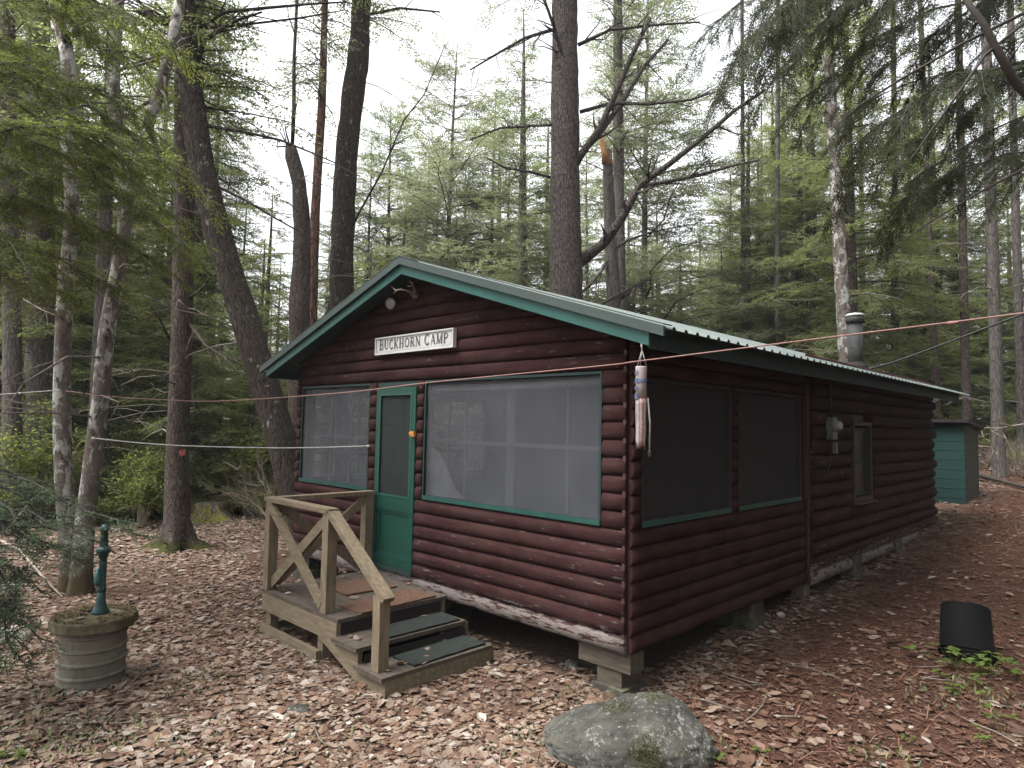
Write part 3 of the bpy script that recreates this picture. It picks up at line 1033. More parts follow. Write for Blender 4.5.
def openings():
    # two big screens of the front
    for nm, (a, c), roll in (('screen_window', WIN1, False), ('screen_window', WIN2, True)):
        b = MB()
        frame_x(b, a, c, ZS + .012, ZT - .005, -.03, .004, .020, .040)
        wf = b.build(nm, M['frame_green'], cabin, .003)
        b = MB(); b.box((a + .004, -.036, ZS + .014), (c - .004, -.031, ZS + .050)); b.build('sill_strip', M['sill_green'], wf)
        b = MB()
        n = 14
        x0, x1, z0, z1 = a + .02, c - .02, ZS + .045, ZT - .03
        g = [[b.bm.verts.new((x0 + (x1 - x0) * i / n, -.004 + .006 * noise.noise(Vector((i * .7, j * .8, a))), z0 + (z1 - z0) * j / n)) for i in range(n + 1)] for j in range(n + 1)]
        for j in range(n):
            for i in range(n):
                f = b.bm.faces.new((g[j][i], g[j][i + 1], g[j + 1][i + 1], g[j + 1][i])); f.smooth = True
        b.build('screen', M['screen_front'], wf)
        # storm sash behind the screen
        b = MB()
        m_ = (a + c) / 2
        b.box((a + .03, .062, 1.765), (c - .03, .085, 1.80))
        if roll:
            b.box((m_ - .05, .09, ZS + .05), (m_ + .05, .115, ZT - .05))
            for q in (.22, .8):
                x = a + (c - a) * q
                b.box((x - .012, .092, ZS + .05), (x + .012, .110, ZT - .05))
        else:
            for q in (.33, .62):
                x = a + (c - a) * q
                b.box((x - .02, .092, ZS + .05), (x + .02, .110, ZT - .05))
        b.build('inner_sash', M['inner_frame'], wf)
        if roll:
            b = MB()
            b.tube([(a + .06, .05, ZT - .085), (m_, .05, ZT - .095), (c - .05, .05, ZT - .085)], [.034, .036, .034], 10)
            b.build('rolled_blind', M['plastic_roll'], wf)
            b = MB()
            prof = [(a + .03 + .06 * q, .045 + .004 * q) for q in range(9)]
            tops = [1.72, 1.71, 1.67, 1.61, 1.52, 1.42, 1.34, 1.29, ZS + .06]
            v1 = [b.bm.verts.new((x, y, t)) for (x, y), t in zip(prof, tops)]
            v2 = [b.bm.verts.new((x, y + .01, ZS + .05)) for (x, y) in prof]
            for i in range(8): b.bm.faces.new((v1[i], v1[i + 1], v2[i + 1], v2[i]))
            ob = b.build('hanging_cloth', M['plastic_roll'], wf)
            sol = ob.modifiers.new('thickness', 'SOLIDIFY'); sol.thickness = .006
    # side screens
    for (a, c) in (SW1, SW2):
        b = MB()
        frame_y(b, a, c, ZS + .012, 2.325, -.004, .03, .028, .045)
        wf = b.build('screen_window', M['dark'], cabin, .003)
        b = MB(); b.box((.031, a + .004, ZS + .014), (.036, c - .004, ZS + .055)); b.build('sill_strip', M['sill_green'], wf)
        b = MB()
        n = 12
        y0, y1, z0, z1 = a + .02, c - .02, ZS + .045, 2.30
        g = [[b.bm.verts.new((.004 + .006 * noise.noise(Vector((i * .7, j * .8, a))), y0 + (y1 - y0) * i / n, z0 + (z1 - z0) * j / n)) for i in range(n + 1)] for j in range(n + 1)]
        for j in range(n):
            for i in range(n):
                f = b.bm.faces.new((g[j][i], g[j][i + 1], g[j + 1][i + 1], g[j + 1][i])); f.smooth = True
        b.build('screen', M['screen_side'], wf)
    # far window of the main room
    b = MB()
    frame_y(b, MW[0], MW[1], 1.10, 2.075, .012, .105, .045, .05)
    b.box((.012, MW[0] - .03, 1.075), (.16, MW[1] + .03, 1.098))
    wf = b.build('window', M['log_dark'], cabin, .004)
    b = MB()
    frame_y(b, MW[0] + .075, MW[1] - .075, 1.165, 2.0, .03, .055, .035)
    b.box((.03, MW[0] + .11, 1.56), (.055, MW[1] - .11, 1.60))
    b.build('sash', M['dark_green'], wf)
    b = MB()
    b.box((.038, MW[0] + .10, 1.19), (.044, MW[1] - .10, 1.97))
    b.build('pane', mat('dark_glass', (.008, .009, .009), .35, 0, .15), wf)
    # screen door
    b = MB()
    x0, x1 = DOOR
    z0, z1 = .51, 2.315
    frame_x(b, x0, x1, z0, z1, -.042, -.008, .062, .09)
    b.box((x0 + .0625, -.041, 1.06), (x1 - .0625, -.009, 1.20))
    dr = b.build('screen_door', M['green'], cabin, .004)
    b = MB()
    b.box((x0 + .0625, -.022, z0 + .091), (x1 - .0625, -.013, 1.0595))
    b.build('lower_panel', M['green'], dr)
    b = MB()
    frame_x(b, x0 + .064, x1 - .064, z0 + .092, 1.058, -.030, -.0225, .03)
    b.build('panel_moulding', M['sill_green'], dr)
    b = MB()
    b.box((x0 + .0625, -.024, 1.2005), (x1 - .0625, -.020, z1 - .0625))
    b.build('screen', M['screen_door'], dr)
    b = MB()
    frame_x(b, x0 + .0625, x1 - .0625, 1.2005, z1 - .0625, -.046, -.043, .02)
    b.build('screen_bead', M['teal'], dr)
    b = MB()
    b.box((x1 - .045, -.075, 1.82), (x1 + .02, -.043, 1.87))
    b.tube([(x1 - .03, -.043, 1.85), (x1 - .03, -.085, 1.85)], .014, 8)
    b.build('latch', M['brass'], dr)
    b = MB()
    b.box((x0 - .008, -.02, z1 + .005), (x1 + .008, .004, ZT - .004))
    b.box((x0 - .009, -.055, .462), (x1 + .009, .004, .505))
    b.build('door_frame', M['dark_green'], cabin)
    # the far side of the porch is screened too: daylight shows through its many-paned sashes
    for (a, c) in (SW1, SW2):
        b = MB()
        frame_y(b, a, c, ZS, 2.335, -W + .005, -W + .05, .05)
        for q in (1, 2, 3):
            y = a + .05 + (c - a - .1) * q / 4
            b.box((-W + .012, y - .022, ZS + .051), (-W + .043, y + .022, 2.284))
        for z in (1.55, 1.92):
            for q in range(4):
                y0 = a + .05 + (c - a - .1) * q / 4 + .0225; y1 = a + .05 + (c - a - .1) * (q + 1) / 4 - .0225
                b.box((-W + .014, y0, z - .014), (-W + .041, y1, z + .014))
        b.build('inner_window', M['inner_frame'], cabin)


openings()


# ---- things fixed to the cabin that lift off
def letter_strokes():
    T, t, sf = .17, .075, .07          # thick, thin, serif
    def arc(cx, cy, rx, ry, a0, a1, n=12):
        return [(cx + rx * math.cos(math.radians(a0 + (a1 - a0) * i / n)), cy + ry * math.sin(math.radians(a0 + (a1 - a0) * i / n))) for i in range(n + 1)]
    def stem(x, y0=0., y1=1., w=T, s0=True, s1=True):
        r = [([(x, y0), (x, y1)], w)]
        if s0: r.append(([(x - .15, y0 + .03), (x + .15, y0 + .03)], .06))
        if s1: r.append(([(x - .15, y1 - .03), (x + .15, y1 - .03)], .06))
        return r
    L = {}
    L['B'] = (.72, stem(.17) + [([(.17, .965)] + arc(.38, .745, .22, .22, 90, -90) + [(.17, .525)], .10), ([(.2, .525)] + arc(.40, .2825, .24, .2475, 90, -90) + [(.17, .035)], .11)])
    L['U'] = (.8, stem(.17, .28, 1, T, False) + stem(.65, .28, 1, t, False) + [(arc(.41, .29, .24, .25, 180, 360), .11)])
    L['C'] = (.78, [(arc(.43, .5, .32, .46, 48, 312, 18), .13), ([(.66, .72), (.66, .97)], .06), ([(.66, .05), (.66, .28)], .06)])
    L['K'] = (.82, stem(.17) + [([(.22, .42), (.66, .97)], t), ([(.34, .56), (.68, .03)], T), ([(.54, .97), (.78, .97)], .06), ([(.55, .03), (.82, .03)], .06)])
    L['H'] = (.86, stem(.17) + stem(.69) + [([(.17, .5), (.69, .5)], t)])
    L['O'] = (.86, [(arc(.43, .5, .33, .45, 0, 360, 26), .12)])
    L['R'] = (.8, stem(.17) + [([(.17, .965)] + arc(.40, .735, .22, .23, 90, -90) + [(.17, .505)], .10), ([(.40, .5), (.68, .03)], T), ([(.60, .03), (.80, .03)], .06)])
    L['N'] = (.86, stem(.15, 0, 1, t) + stem(.71, 0, 1, t, False) + [([(.12, .97), (.72, .03)], T)])
    L['A'] = (.84, [([(.12, .02), (.42, .98)], t), ([(.42, .98), (.72, .02)], T), ([(.22, .34), (.62, .34)], t), ([(.02, .03), (.24, .03)], .06), ([(.58, .03), (.84, .03)], .06)])
    L['M'] = (1., stem(.14, 0, 1, t) + stem(.86, 0, 1, T) + [([(.14, .97), (.48, .05)], T), ([(.48, .05), (.84, .97)], t)])
    L['P'] = (.72, stem(.17) + [([(.17, .965)] + arc(.40, .72, .24, .245, 90, -90) + [(.17, .475)], .10)])
    return L


def sign():
    x0, x1, z0, z1, y = -3.155, -1.895, 2.665, 2.835, -.078
    s = empty('name_sign', (x0, y, z0), 'long white painted board lettered BUCKHORN CAMP under the gable', 'sign')
    b = MB()
    b.box((0, 0, 0), (x1 - x0, .028, z1 - z0))
    b.build('board', M['sign_white'], s, .004)
    b = MB()
    frame_x(b, -.006, x1 - x0 + .006, -.006, z1 - z0 + .006, -.012, .03, .014)
    b.build('edge_frame', M['sign_white'], s, .003)
    b = MB()
    frame_x(b, .03, x1 - x0 - .03, .022, z1 - z0 - .022, -.0022, .001, .004)
    b.build('border_line', M['sign_grey'], s)
    for q in (.12, 1.2):
        pass
    L = letter_strokes()
    b = MB()
    txt = 'BUCKHORN CAMP'
    sizes = [.108 if (i in (0, 9)) else .098 for i in range(len(txt))]
    adv = []
    for i, ch in enumerate(txt):
        adv.append(.05 if ch == ' ' else (L[ch][0] + .12) * sizes[i])
    tot = sum(adv)
    sc = (x1 - x0 - .13) / tot
    x = .065
    zb = .044
    n = 0
    for i, ch in enumerate(txt):
        if ch != ' ':
            for pts, wd in L[ch][1]:
                n += 1
                yo = -.004 - .00012 * (n % 9)
                P = [Vector((x + px * sizes[i] * sc, 0, zb + pz * sizes[i])) for px, pz in pts]
                hw = wd * sizes[i] * .5
                lft, rgt = [], []
                for k, p in enumerate(P):
                    d = (P[min(k + 1, len(P) - 1)] - P[max(k - 1, 0)])
                    if len(P) > 3 and (P[0] - P[-1]).length < 1e-5 and k in (0, len(P) - 1):
                        d = P[1] - P[-2]
                    d.normalize()
                    nn = Vector((-d.z, 0, d.x)) * hw
                    lft.append(p + nn); rgt.append(p - nn)
                A = [b.bm.verts.new((p.x, yo, p.z)) for p in lft]
                B = [b.bm.verts.new((p.x, yo, p.z)) for p in rgt]
                for k in range(len(P) - 1):
                    b.bm.faces.new((A[k], A[k + 1], B[k + 1], B[k]))
        x += adv[i] * sc
    b.build('lettering', M['ink'], s)
    b = MB()
    for (sx, sz) in ((.62, .162), (.655, .028), (.05, .162), (1.27, .03)):
        b.lathe([(0, 0), (.006, 0), (.005, .003), (0, .004)], (0, 0, 0), 8)
        for v in b.bm.verts[-26:]: pass
        break
    b.bm.free()


sign()


def antlers():
    def P(px, py, y):
        d = FWD + (px - 512) / F_PX * RGT + (384 - py) / F_PX * UPV
        t = (y - CAM[1]) / d[1]
        return CAM + d * t
    a = empty('antlers', (-2.61, -.05, 3.2), 'pair of pale deer antlers on a dark mount high in the gable', 'antlers')
    o = np.array(a.location)
    L = lambda *q: [P(*c) - o for c in q]
    b = MB()
    b.tube(L((416, 299, -.04), (415.5, 295, -.07), (415, 291, -.08)), [.03, .05, .03], 10)
    b.build('mount', M['skull'], a)
    b = MB()
    b.tube(L((414.5, 295, -.08), (411, 292.5, -.13), (406, 290.3, -.19), (400, 289.5, -.24), (396, 290.5, -.27), (393.5, 294, -.28)), [.012, .011, .010, .009, .008, .004], 8)
    b.tube(L((396, 290.5, -.27), (393, 288, -.25), (390.5, 285.5, -.23)), [.007, .005, .002], 8)
    b.build('antler', M['antler'], a)
    b = MB()
    b.tube(L((415.5, 294, -.08), (414.5, 289.5, -.13), (413.3, 285.5, -.18), (411.5, 282.5, -.2), (408.5, 280.3, -.2)), [.012, .010, .009, .007, .003], 8)
    b.tube(L((413.3, 285.2, -.18), (410, 286.3, -.22), (407, 286.8, -.25)), [.007, .005, .002], 8)
    b.build('antler', M['antler'], a)
    # round lamp below them
    c = P(390, 303.5, -.13)
    l = empty('floodlight', c, 'round glass floodlight beside the antlers under the gable peak', 'lamp')
    d = Vector((.35, -1, -.2)).normalized()
    M4 = d.to_track_quat('Z', 'Y').to_matrix().to_4x4()
    b = MB(); b.lathe([(0, -.13), (.02, -.125), (.022, -.09), (.03, -.07), (.056, -.02), (.062, -.004), (.058, -.002)], (0, 0, 0), 24)
    b.bm.transform(M4); b.build('housing', M['grey_metal'], l)
    b = MB(); b.lathe([(.057, -.003), (.045, .006), (.02, .010), (0, .011)], (0, 0, 0), 24)
    b.bm.transform(M4); b.build('lens', M['lamp_glass'], l)
    b = MB(); b.tube([(0, .13, .02), (-.01, .11, .01), tuple(d * -.12)], .011, 8); b.lathe([(0, -.01), (.03, -.01), (.03, .01), (0, .01)], (0, .11, .02), 12)
    b.build('bracket', M['dark'], l)


antlers()


def meter():
    m = empty('electric_meter', (.10, 3.80, 1.99), 'grey electric meter with glass dome on the dark log side wall', 'electric meter')
    b = MB(); b.box((-.02, -.09, -.16), (.07, .09, .15)); b.build('meter_box', M['grey_metal'], m, .008)
    b = MB(); b.lathe([(.075, 0), (.075, .05), (.06, .085), (.03, .10), (0, .103)], (0, 0, 0), 20)
    b.bm.transform(Matrix.Translation((.07, .0, .03)) @ Matrix.Rotation(PI / 2, 4, 'Y')); b.build('glass_dome', M['glass'], m)
    b = MB(); b.box((0, .10, -.36), (.05, .17, -.2)); b.build('switch_box', M['grey_metal'], m, .005)
    b = MB(); b.tube([(.02, .0, .15), (.02, -.005, .4), (.03, -.01, .68)], .016, 8); b.tube([(.02, .02, -.16), (.02, -.02, -.45), (.02, -.18, -.62), (.02, -.3, -.66)], .008, 6)
    b.build('conduit', M['cable'], m)


meter()
[o for o in COL.objects if o.name == 'electric_meter'][0].scale = (.8, .8, .8)


def windsock():
    top = np.array([.29, -.285, 2.36])
    w_ = empty('windsock', top, 'faded red white and blue windsock hanging from the gable corner', 'windsock')
    rng = random.Random(4)
    b = MB()
    b.tube([(0, 0, .155), (.004, 0, .11)], .006, 6)
    for t in (.3, 2.4, 4.5):
        b.tube([(.004, 0, .11), (.036 * math.cos(t), .036 * math.sin(t), .0)], .0025, 5)
    b.build('cords', M['rope_white'], w_)
    cloth_r = plain('faded_red_cloth', (.20, .11, .10), (.28, .18, .165), .85, 20, spots=(18, (.33, .28, .265), .5, .7))
    cloth_w = plain('faded_white_cloth', (.20, .17, .165), (.30, .27, .265), .85, 14, spots=(40, (.16, .07, .065), .55, .65))
    cloth_b = plain('faded_blue_cloth', (.06, .085, .15), (.11, .14, .22), .85, 20)
    b = MB(); b.lathe([(.037, 0), (.039, -.01), (.036, -.10), (.038, -.22)], (0, 0, 0), 16); o = b.build('sleeve', cloth_w, w_)
    o.modifiers.new('thickness', 'SOLIDIFY').thickness = .003
    b = MB()
    for i in range(7):
        t = -2.6 + i * .16
        r = .0405
        for z in ((-.03, -.06), (-.08, -.115), (-.135, -.16), (-.18, -.22))[(i % 2):]:
            b.hexa([(r * math.cos(t), r * math.sin(t), z[1]), ((r + .002) * math.cos(t), (r + .002) * math.sin(t), z[1]), ((r + .002) * math.cos(t + .1), (r + .002) * math.sin(t + .1), z[1]), (r * math.cos(t + .1), r * math.sin(t + .1), z[1]),
                    (r * math.cos(t), r * math.sin(t), z[0]), ((r + .002) * math.cos(t), (r + .002) * math.sin(t), z[0]), ((r + .002) * math.cos(t + .1), (r + .002) * math.sin(t + .1), z[0]), (r * math.cos(t + .1), r * math.sin(t + .1), z[0])])
    b.build('blue_patches', cloth_b, w_)
    b = MB(); b.lathe([(.0395, -.085), (.0405, -.09), (.0405, -.105), (.0395, -.11)], (0, 0, 0), 16); b.build('blue_band', cloth_b, w_)
    for i in range(8):
        t = 2 * PI * i / 8
        rows = []
        b = MB()
        L = rng.uniform(.30, .37)
        for k in range(9):
            z = -.215 - L * k / 8
            r = .0385 - .007 * k / 8 + .0015 * math.sin(k * 1.3 + i)
            a0, a1 = t - .36 + .02 * k * rng.uniform(-1, 1) * .3, t + .36
            rows.append((b.bm.verts.new((r * math.cos(a0), r * math.sin(a0), z)), b.bm.verts.new((r * math.cos(a1), r * math.sin(a1), z))))
        for r0, r1 in zip(rows, rows[1:]):
            f = b.bm.faces.new((r0[0], r0[1], r1[1], r1[0])); f.smooth = True
        o = b.build('streamer', cloth_r if i % 2 else cloth_w, w_)
        o.modifiers.new('thickness', 'SOLIDIFY').thickness = .002
    b = MB()
    b.tube([(.04, .02, -.21), (.052, .03, -.38), (.05, .028, -.55)], .006, 6)
    b.build('tail_cord', cloth_w, w_)
    b = MB()
    b.tube([(.05, .028, -.55), (.04, .028, -.58), (.05, .028, -.60), (.06, .028, -.58), (.05, .028, -.55)], .003, 5)
    b.build('ring', M['grey_metal'], w_)


windsock()


# ---- what the cabin stands on
def pier(x, y, top, name, label, layers, rz=0.):
    g = gz(x, y)
    o = empty(name, (x, y, g), label, 'foundation pier', 'piers under the cabin', rz)
    z = -.06
    rr = random.Random(int(x * 91 + y * 37))
    for (nm, w_, d_, h_, m_) in layers:
        b = MB()
        jx, jy = rr.uniform(-.02, .02), rr.uniform(-.02, .02)
        b.box((-w_ / 2 + jx, -d_ / 2 + jy, z), (w_ / 2 + jx, d_ / 2 + jy, z + h_))
        b.build(nm, M[m_], o, .008)
        z += h_ + .001


pier(-.17, .16, .33, 'corner_pier', 'stacked blocks and a timber under the near front corner of the cabin', [('footing_block', .27, .30, .12, 'block'), ('upper_block', .22, .26, .11, 'timber')])
b = MB(); b.box((-.46, .03, .185), (.01, .20, .325)); o = b.build('corner_timber', M['timber'], None, .008)
tag(o, 'short weathered timber lying on the blocks under the near cabin corner', 'timber')
pier(-.20, 2.2, .33, 'concrete_pier', 'grey concrete block under the porch side below the left side screen', [('footing_block', .40, .30, .16, 'block'), ('upper_block', .3, .3, .2, 'block')])
pier(-.12, 3.45, .33, 'concrete_pier', 'leaning post and block where the porch meets the main room', [('post', .14, .14, .42, 'wood')])
pier(-.05, 4.7, .33, 'concrete_pier', 'grey concrete block under the main room just before its window', [('footing_block', .36, .36, .14, 'block'), ('upper_block', .3, .3, .16, 'block')])
pier(-.05, 6.4, .33, 'concrete_pier', 'low concrete block half sunk in leaves under the far side wall', [('footing_block', .36, .3, .18, 'block')])
pier(-2.4, .3, .33, 'concrete_pier', 'concrete blocks in the dark behind the steps', [('footing_block', .4, .4, .2, 'block'), ('upper_block', .3, .3, .18, 'block')])
pier(-4.75, .2, .33, 'concrete_pier', 'concrete blocks under the far left front corner', [('footing_block', .4, .4, .2, 'block'), ('upper_block', .3, .3, .18, 'block')])


# ------------------------------------------------------------------ steps
def steps():
    s = empty('porch_steps', (0, 0, 0), 'weathered wooden landing with cross-braced railing and two steps at the green door', 'steps')
    X0, X1, YF, YW, Z = -3.20, -1.92, -1.20, -.075, .40
    # boards run along x
    b = MB()
    n = 7
    wdt = (YW - YF) / n
    for i in range(n):
        b.box((X0 - .02, YF + i * wdt + .004, Z - .032), (X1 + .03, YF + (i + 1) * wdt - .004, Z + .002 * (i % 2)))
    b.build('deck_boards', M['deck'], s, .004)
    b = MB()
    b.box((X0, YF + .004, Z - .185), (X1 - .265, YF + .042, Z - .034))
    b.build('front_joist', M['wood_h'], s, .004)
    b = MB()
    b.box((X0, YF + .044, Z - .183), (X0 + .038, YW, Z - .034))
    b.box((X1 - .04, YF + .044, Z - .183), (X1 - .002, YW, Z - .034))
    b.build('side_joists', M['wood'], s, .004)
    for x, y in ((X0 + .05, YF + .09), (X1 - .30, YF + .09), (X0 + .05, YW - .06), (X1 - .09, YW - .06)):
        b = MB()
        b.box((x - .04, y - .04, -.05), (x + .04, y + .04, Z - .186))
        b.build('leg', M['wood'], s, .004)
    b = MB()
    b.box((X0 - .01, YF - .002, -.03), (X1 - .27, YF + .04, .085))
    b.box((X0 - .008, YF + .042, -.03), (X0 + .03, YW, .083))
    b.build('skid', M['wood_h'], s, .005)
    # steps fall away to +x
    def stringer(y0, y1):
        pts = [(X1 - .262, Z - .034), (X1 + .018, Z - .034), (X1 + .018, .235), (X1 + .335, .235), (X1 + .335, .107), (X1 + .66, .107), (X1 + .66, -.03), (X1 + .42, -.03), (X1 - .262, Z - .19)]
        b = MB()
        f0 = [b.bm.verts.new((x, y0, z)) for x, z in pts]
        f1 = [b.bm.verts.new((x, y1, z)) for x, z in pts]
        b.bm.faces.new(f0); b.bm.faces.new(list(reversed(f1)))
        for i in range(len(pts)): b.bm.faces.new((f0[i], f1[i], f1[(i + 1) % len(pts)], f0[(i + 1) % len(pts)]))
        b.build('stringer', M['wood_h'], s)
    stringer(YF + .002, YF + .042)
    stringer(YW - .06, YW - .02)
    for (xa, xb, z) in ((X1 + .0, X1 + .37, .268), (X1 + .33, X1 + .70, .140)):
        b = MB()
        for k in range(2):
            wx = (xb - xa) / 2
            b.box((xa + k * wx + .003, YF - .035, z - .032), (xa + (k + 1) * wx - .003, YW - .07, z))
        b.build('tread', M['deck'], s, .004)
    b = MB()
    b.box((X1 + .662, YF - .002, -.04), (X1 + .70, YW - .09, .107))
    b.build('kick_board', M['wood_h'], s, .004)
    b = MB()
    b.box((X1 + .005, YF + .05, .02), (X1 + .02, YW - .07, Z - .034))
    b.box((X1 + .345, YF + .05, .0), (X1 + .36, YW - .07, .235 - .034))
    b.build('riser', M['dark'], s)
    # railing
    PX1, PX2 = X1 - .20, X1 + .55
    ZTOP = 1.20
    for (x, y, z0, z1) in ((X0 + .05, YF + .045, Z + .003, ZTOP), (PX1, YF + .045, Z + .003, ZTOP), (X0 + .05, YW - .05, Z + .003, ZTOP), (PX2, YF + .05, .143, .68)):
        b = MB()
        b.box((x - .045, y - .045, z0), (x + .045, y + .045, z1))
        b.build('post', M['wood'], s, .005)
    b = MB()
    b.box((X0 - .01, YF - .01, ZTOP + .001), (PX1 + .05, YF + .095, ZTOP + .04))
    b.build('top_rail', M['wood_h'], s, .005)
    b = MB()
    b.box((X0 - .008, YF + .097, ZTOP + .001), (X0 + .10, YW + .01, ZTOP + .039))
    b.build('top_rail', M['wood'], s, .005)
    b = MB()
    b.beam((PX1 + .02, YF + .04, ZTOP + .02), (PX2 + .10, YF + .04, .665), .10, .042)
    b.build('sloping_rail', M['wood_h'], s, .005)
    yb = YF + .02
    b = MB(); b.beam((X0 + .08, yb - .006, ZTOP - .03), (PX1 - .03, yb - .006, Z + .06), .036, .085, up=(0, 0, 1)); b.build('cross_brace', M['wood_h'], s, .004)
    b = MB(); b.beam((X0 + .09, yb + .034, Z + .06), (PX1 - .03, yb + .034, ZTOP - .03), .036, .085); b.build('cross_brace', M['wood_h'], s, .004)
    xb = X0 + .05
    b = MB(); b.beam((xb - .018, YF + .10, ZTOP - .03), (xb - .018, YW - .09, Z + .06), .034, .08); b.build('cross_brace', M['wood'], s, .004)
    b = MB(); b.beam((xb + .02, YF + .10, Z + .06), (xb + .02, YW - .09, ZTOP - .03), .034, .08); b.build('cross_brace', M['wood'], s, .004)
    # mats lying on it
    def amat(x, y, z, lx, ly, rz, nm, m, label, cat):
        b = MB()
        nx, ny = 24, 16
        rr = random.Random(int(x * 100))
        top = [[b.bm.verts.new(((i / nx - .5) * lx, (j / ny - .5) * ly, .012 + rr.uniform(0, .006))) for i in range(nx + 1)] for j in range(ny + 1)]
        bot = [[b.bm.verts.new(((i / nx - .5) * lx, (j / ny - .5) * ly, 0)) for i in range(nx + 1)] for j in range(ny + 1)]
        for j in range(ny):
            for i in range(nx):
                b.bm.faces.new((top[j][i], top[j][i + 1], top[j + 1][i + 1], top[j + 1][i]))
        for i in range(nx):
            b.bm.faces.new((bot[0][i], bot[0][i + 1], top[0][i + 1], top[0][i]))
            b.bm.faces.new((top[ny][i], top[ny][i + 1], bot[ny][i + 1], bot[ny][i]))
        for j in range(ny):
            b.bm.faces.new((top[j][0], top[j + 1][0], bot[j + 1][0], bot[j][0]))
            b.bm.faces.new((bot[j][nx], bot[j + 1][nx], top[j + 1][nx], top[j][nx]))
        o = b.build(nm, m, None, 0, (x, y, z))
        o.rotation_euler = (0, 0, rz)
        tag(o, label, cat)
    amat(-2.66, -.50, Z + .004, .46, .52, -.06, 'door_mat', M['coir'], 'brown coir mat on the landing right at the green door', 'doormat')
    amat(-2.06, -.60, Z + .004, .34, .80, .05, 'door_mat', M['coir'], 'brown coir mat at the landing edge above the steps', 'doormat')
    amat(X1 + .215, -.56, .272, .26, .72, 0, 'tread_mat', M['tread_mat'], 'dark green rubber mat on the upper step', 'step mat')
    amat(X1 + .53, -.56, .144, .27, .74, .02, 'tread_mat', M['tread_mat'], 'dark green rubber mat on the lowest step', 'step mat')


steps()


# ------------------------------------------------------------------ well and pump
def well():
    c = np.array(gat(106, 4.98))
    w_ = empty('well_casing', c, 'ribbed round concrete well casing with a mossy slab lid', 'well')
    R = .216
    prof = [(0, -.05), (R, -.05)]
    z = 0.
    for k in range(4):
        prof += [(R, z), (R, z + .07), (R + .010, z + .078), (R + .010, z + .092), (R, z + .10)]
        z += .095
    prof += [(R, .41), (0, .41)]
    b = MB(); b.lathe(prof, (0, 0, 0), 48, smooth=False); b.build('casing_ring', M['tile'], w_)
    b = MB()
    b.lathe([(0, .412), (.278, .412), (.284, .42), (.284, .482), (.276, .492), (0, .496)], (0, 0, 0), 15, smooth=False)
    b.build('lid', M['lid'], w_, .006)
    # clumps of moss on the lid
    rng = np.random.default_rng(2)
    n = 2600
    rr = .272 * np.sqrt(rng.uniform(0, 1, n)); a = rng.uniform(0, 2 * PI, n)
    x, y = rr * np.cos(a), rr * np.sin(a)
    keep = np.array([noise.noise(Vector((i * 6, j * 6, 2))) for i, j in zip(x, y)]) + (rr - .16) * 2 > -.15
    x, y = x[keep], y[keep]; n = len(x)
    aa = rng.uniform(0, 2 * PI, n); L = rng.uniform(.008, .02, n)
    d = np.stack([np.cos(aa), np.sin(aa), rng.uniform(.1, .9, n)], 1) * L[:, None]
    s = np.stack([-np.sin(aa), np.cos(aa), np.zeros(n)], 1) * .005
    p = np.stack([x, y, np.full(n, .494)], 1)
    tint = np.array([(.06, .048, .018), (.10, .075, .034), (.085, .052, .032), (.05, .045, .015)])[rng.integers(0, 4, n)]
    link('moss', quads_mesh('moss', np.stack([p - s, p + d * .5 - s, p + d, p + d * .5 + s], 1), [M['litter']], tint=tint), w_)
    # pump
    pc = c + np.array([.02, .03, .496])
    p_ = empty('water_pump', pc, 'slim green cast iron hand pump standing on the well lid', 'pump')
    p_.scale = (.8, .8, 1.)
    b = MB(); b.lathe([(0, .0), (.075, 0), (.078, .012), (.06, .03), (.04, .09), (.034, .16), (0, .16)], (0, 0, 0), 16); b.build('base_flange', M['pump'], p_)
    b = MB(); b.lathe([(.034, .155), (.038, .16), (.038, .18), (.034, .185), (.032, .40), (.034, .405), (.042, .41), (.042, .44), (.062, .445), (.062, .475), (.04, .48), (.036, .49), (.030, .60), (.040, .605), (.040, .63), (.02, .65), (0, .655)], (0, 0, 0), 16); b.build('barrel', M['pump'], p_)
    b = MB(); b.tube([(.0, -.03, .21), (.02, -.045, .24), (.022, -.05, .28), (.01, -.045, .33)], [.02, .026, .022, .008], 10); b.build('lever_boss', M['pump_light'], p_)


well()


# ------------------------------------------------------------------ shed, bin, rocks, stump
def shed():
    c, Z = gp(948, 503)
    x1 = at(969, 503, Z)[0]
    y0 = c[1]
    z0 = c[2] - .08
    o = empty('storage_shed', (x1, y0, z0), 'small flat-roofed green board shed behind the far end of the cabin', 'shed')
    wd, dp, h = 1.7, 1.3, 1.62
    b = MB()
    n = 9
    hh = h / n
    for i in range(n):
        z = i * hh
        b.hexa([(-wd, -.006, z), (0, -.006, z), (0, .02, z), (-wd, .02, z), (-wd, -.002, z + hh - .003), (0, -.002, z + hh - .003), (0, .02, z + hh - .003), (-wd, .02, z + hh - .003)])
    b.build('front_wall', M['shed_green'], o)
    b = MB()
    b.box((-.02, .021, 0), (.004, dp, h - .05)); b.box((-wd, .021, 0), (-wd + .02, dp, h - .05)); b.box((-wd + .021, dp - .02, 0), (-.021, dp, h - .05))
    b.build('side_walls', plain('shed_brown_boards', (.022, .028, .02), (.045, .045, .03), .85, 6, (1, 1, 4), spots=(5, (.14, .08, .025), .62, .75)), o)
    b = MB()
    b.hexa([(-wd - .08, -.14, h), (.1, -.14, h), (.1, dp + .08, h - .12), (-wd - .08, dp + .08, h - .12), (-wd - .08, -.14, h + .06), (.1, -.14, h + .06), (.1, dp + .08, h - .06), (-wd - .08, dp + .08, h - .06)])
    b.build('roof', M['dark'], o)


shed()


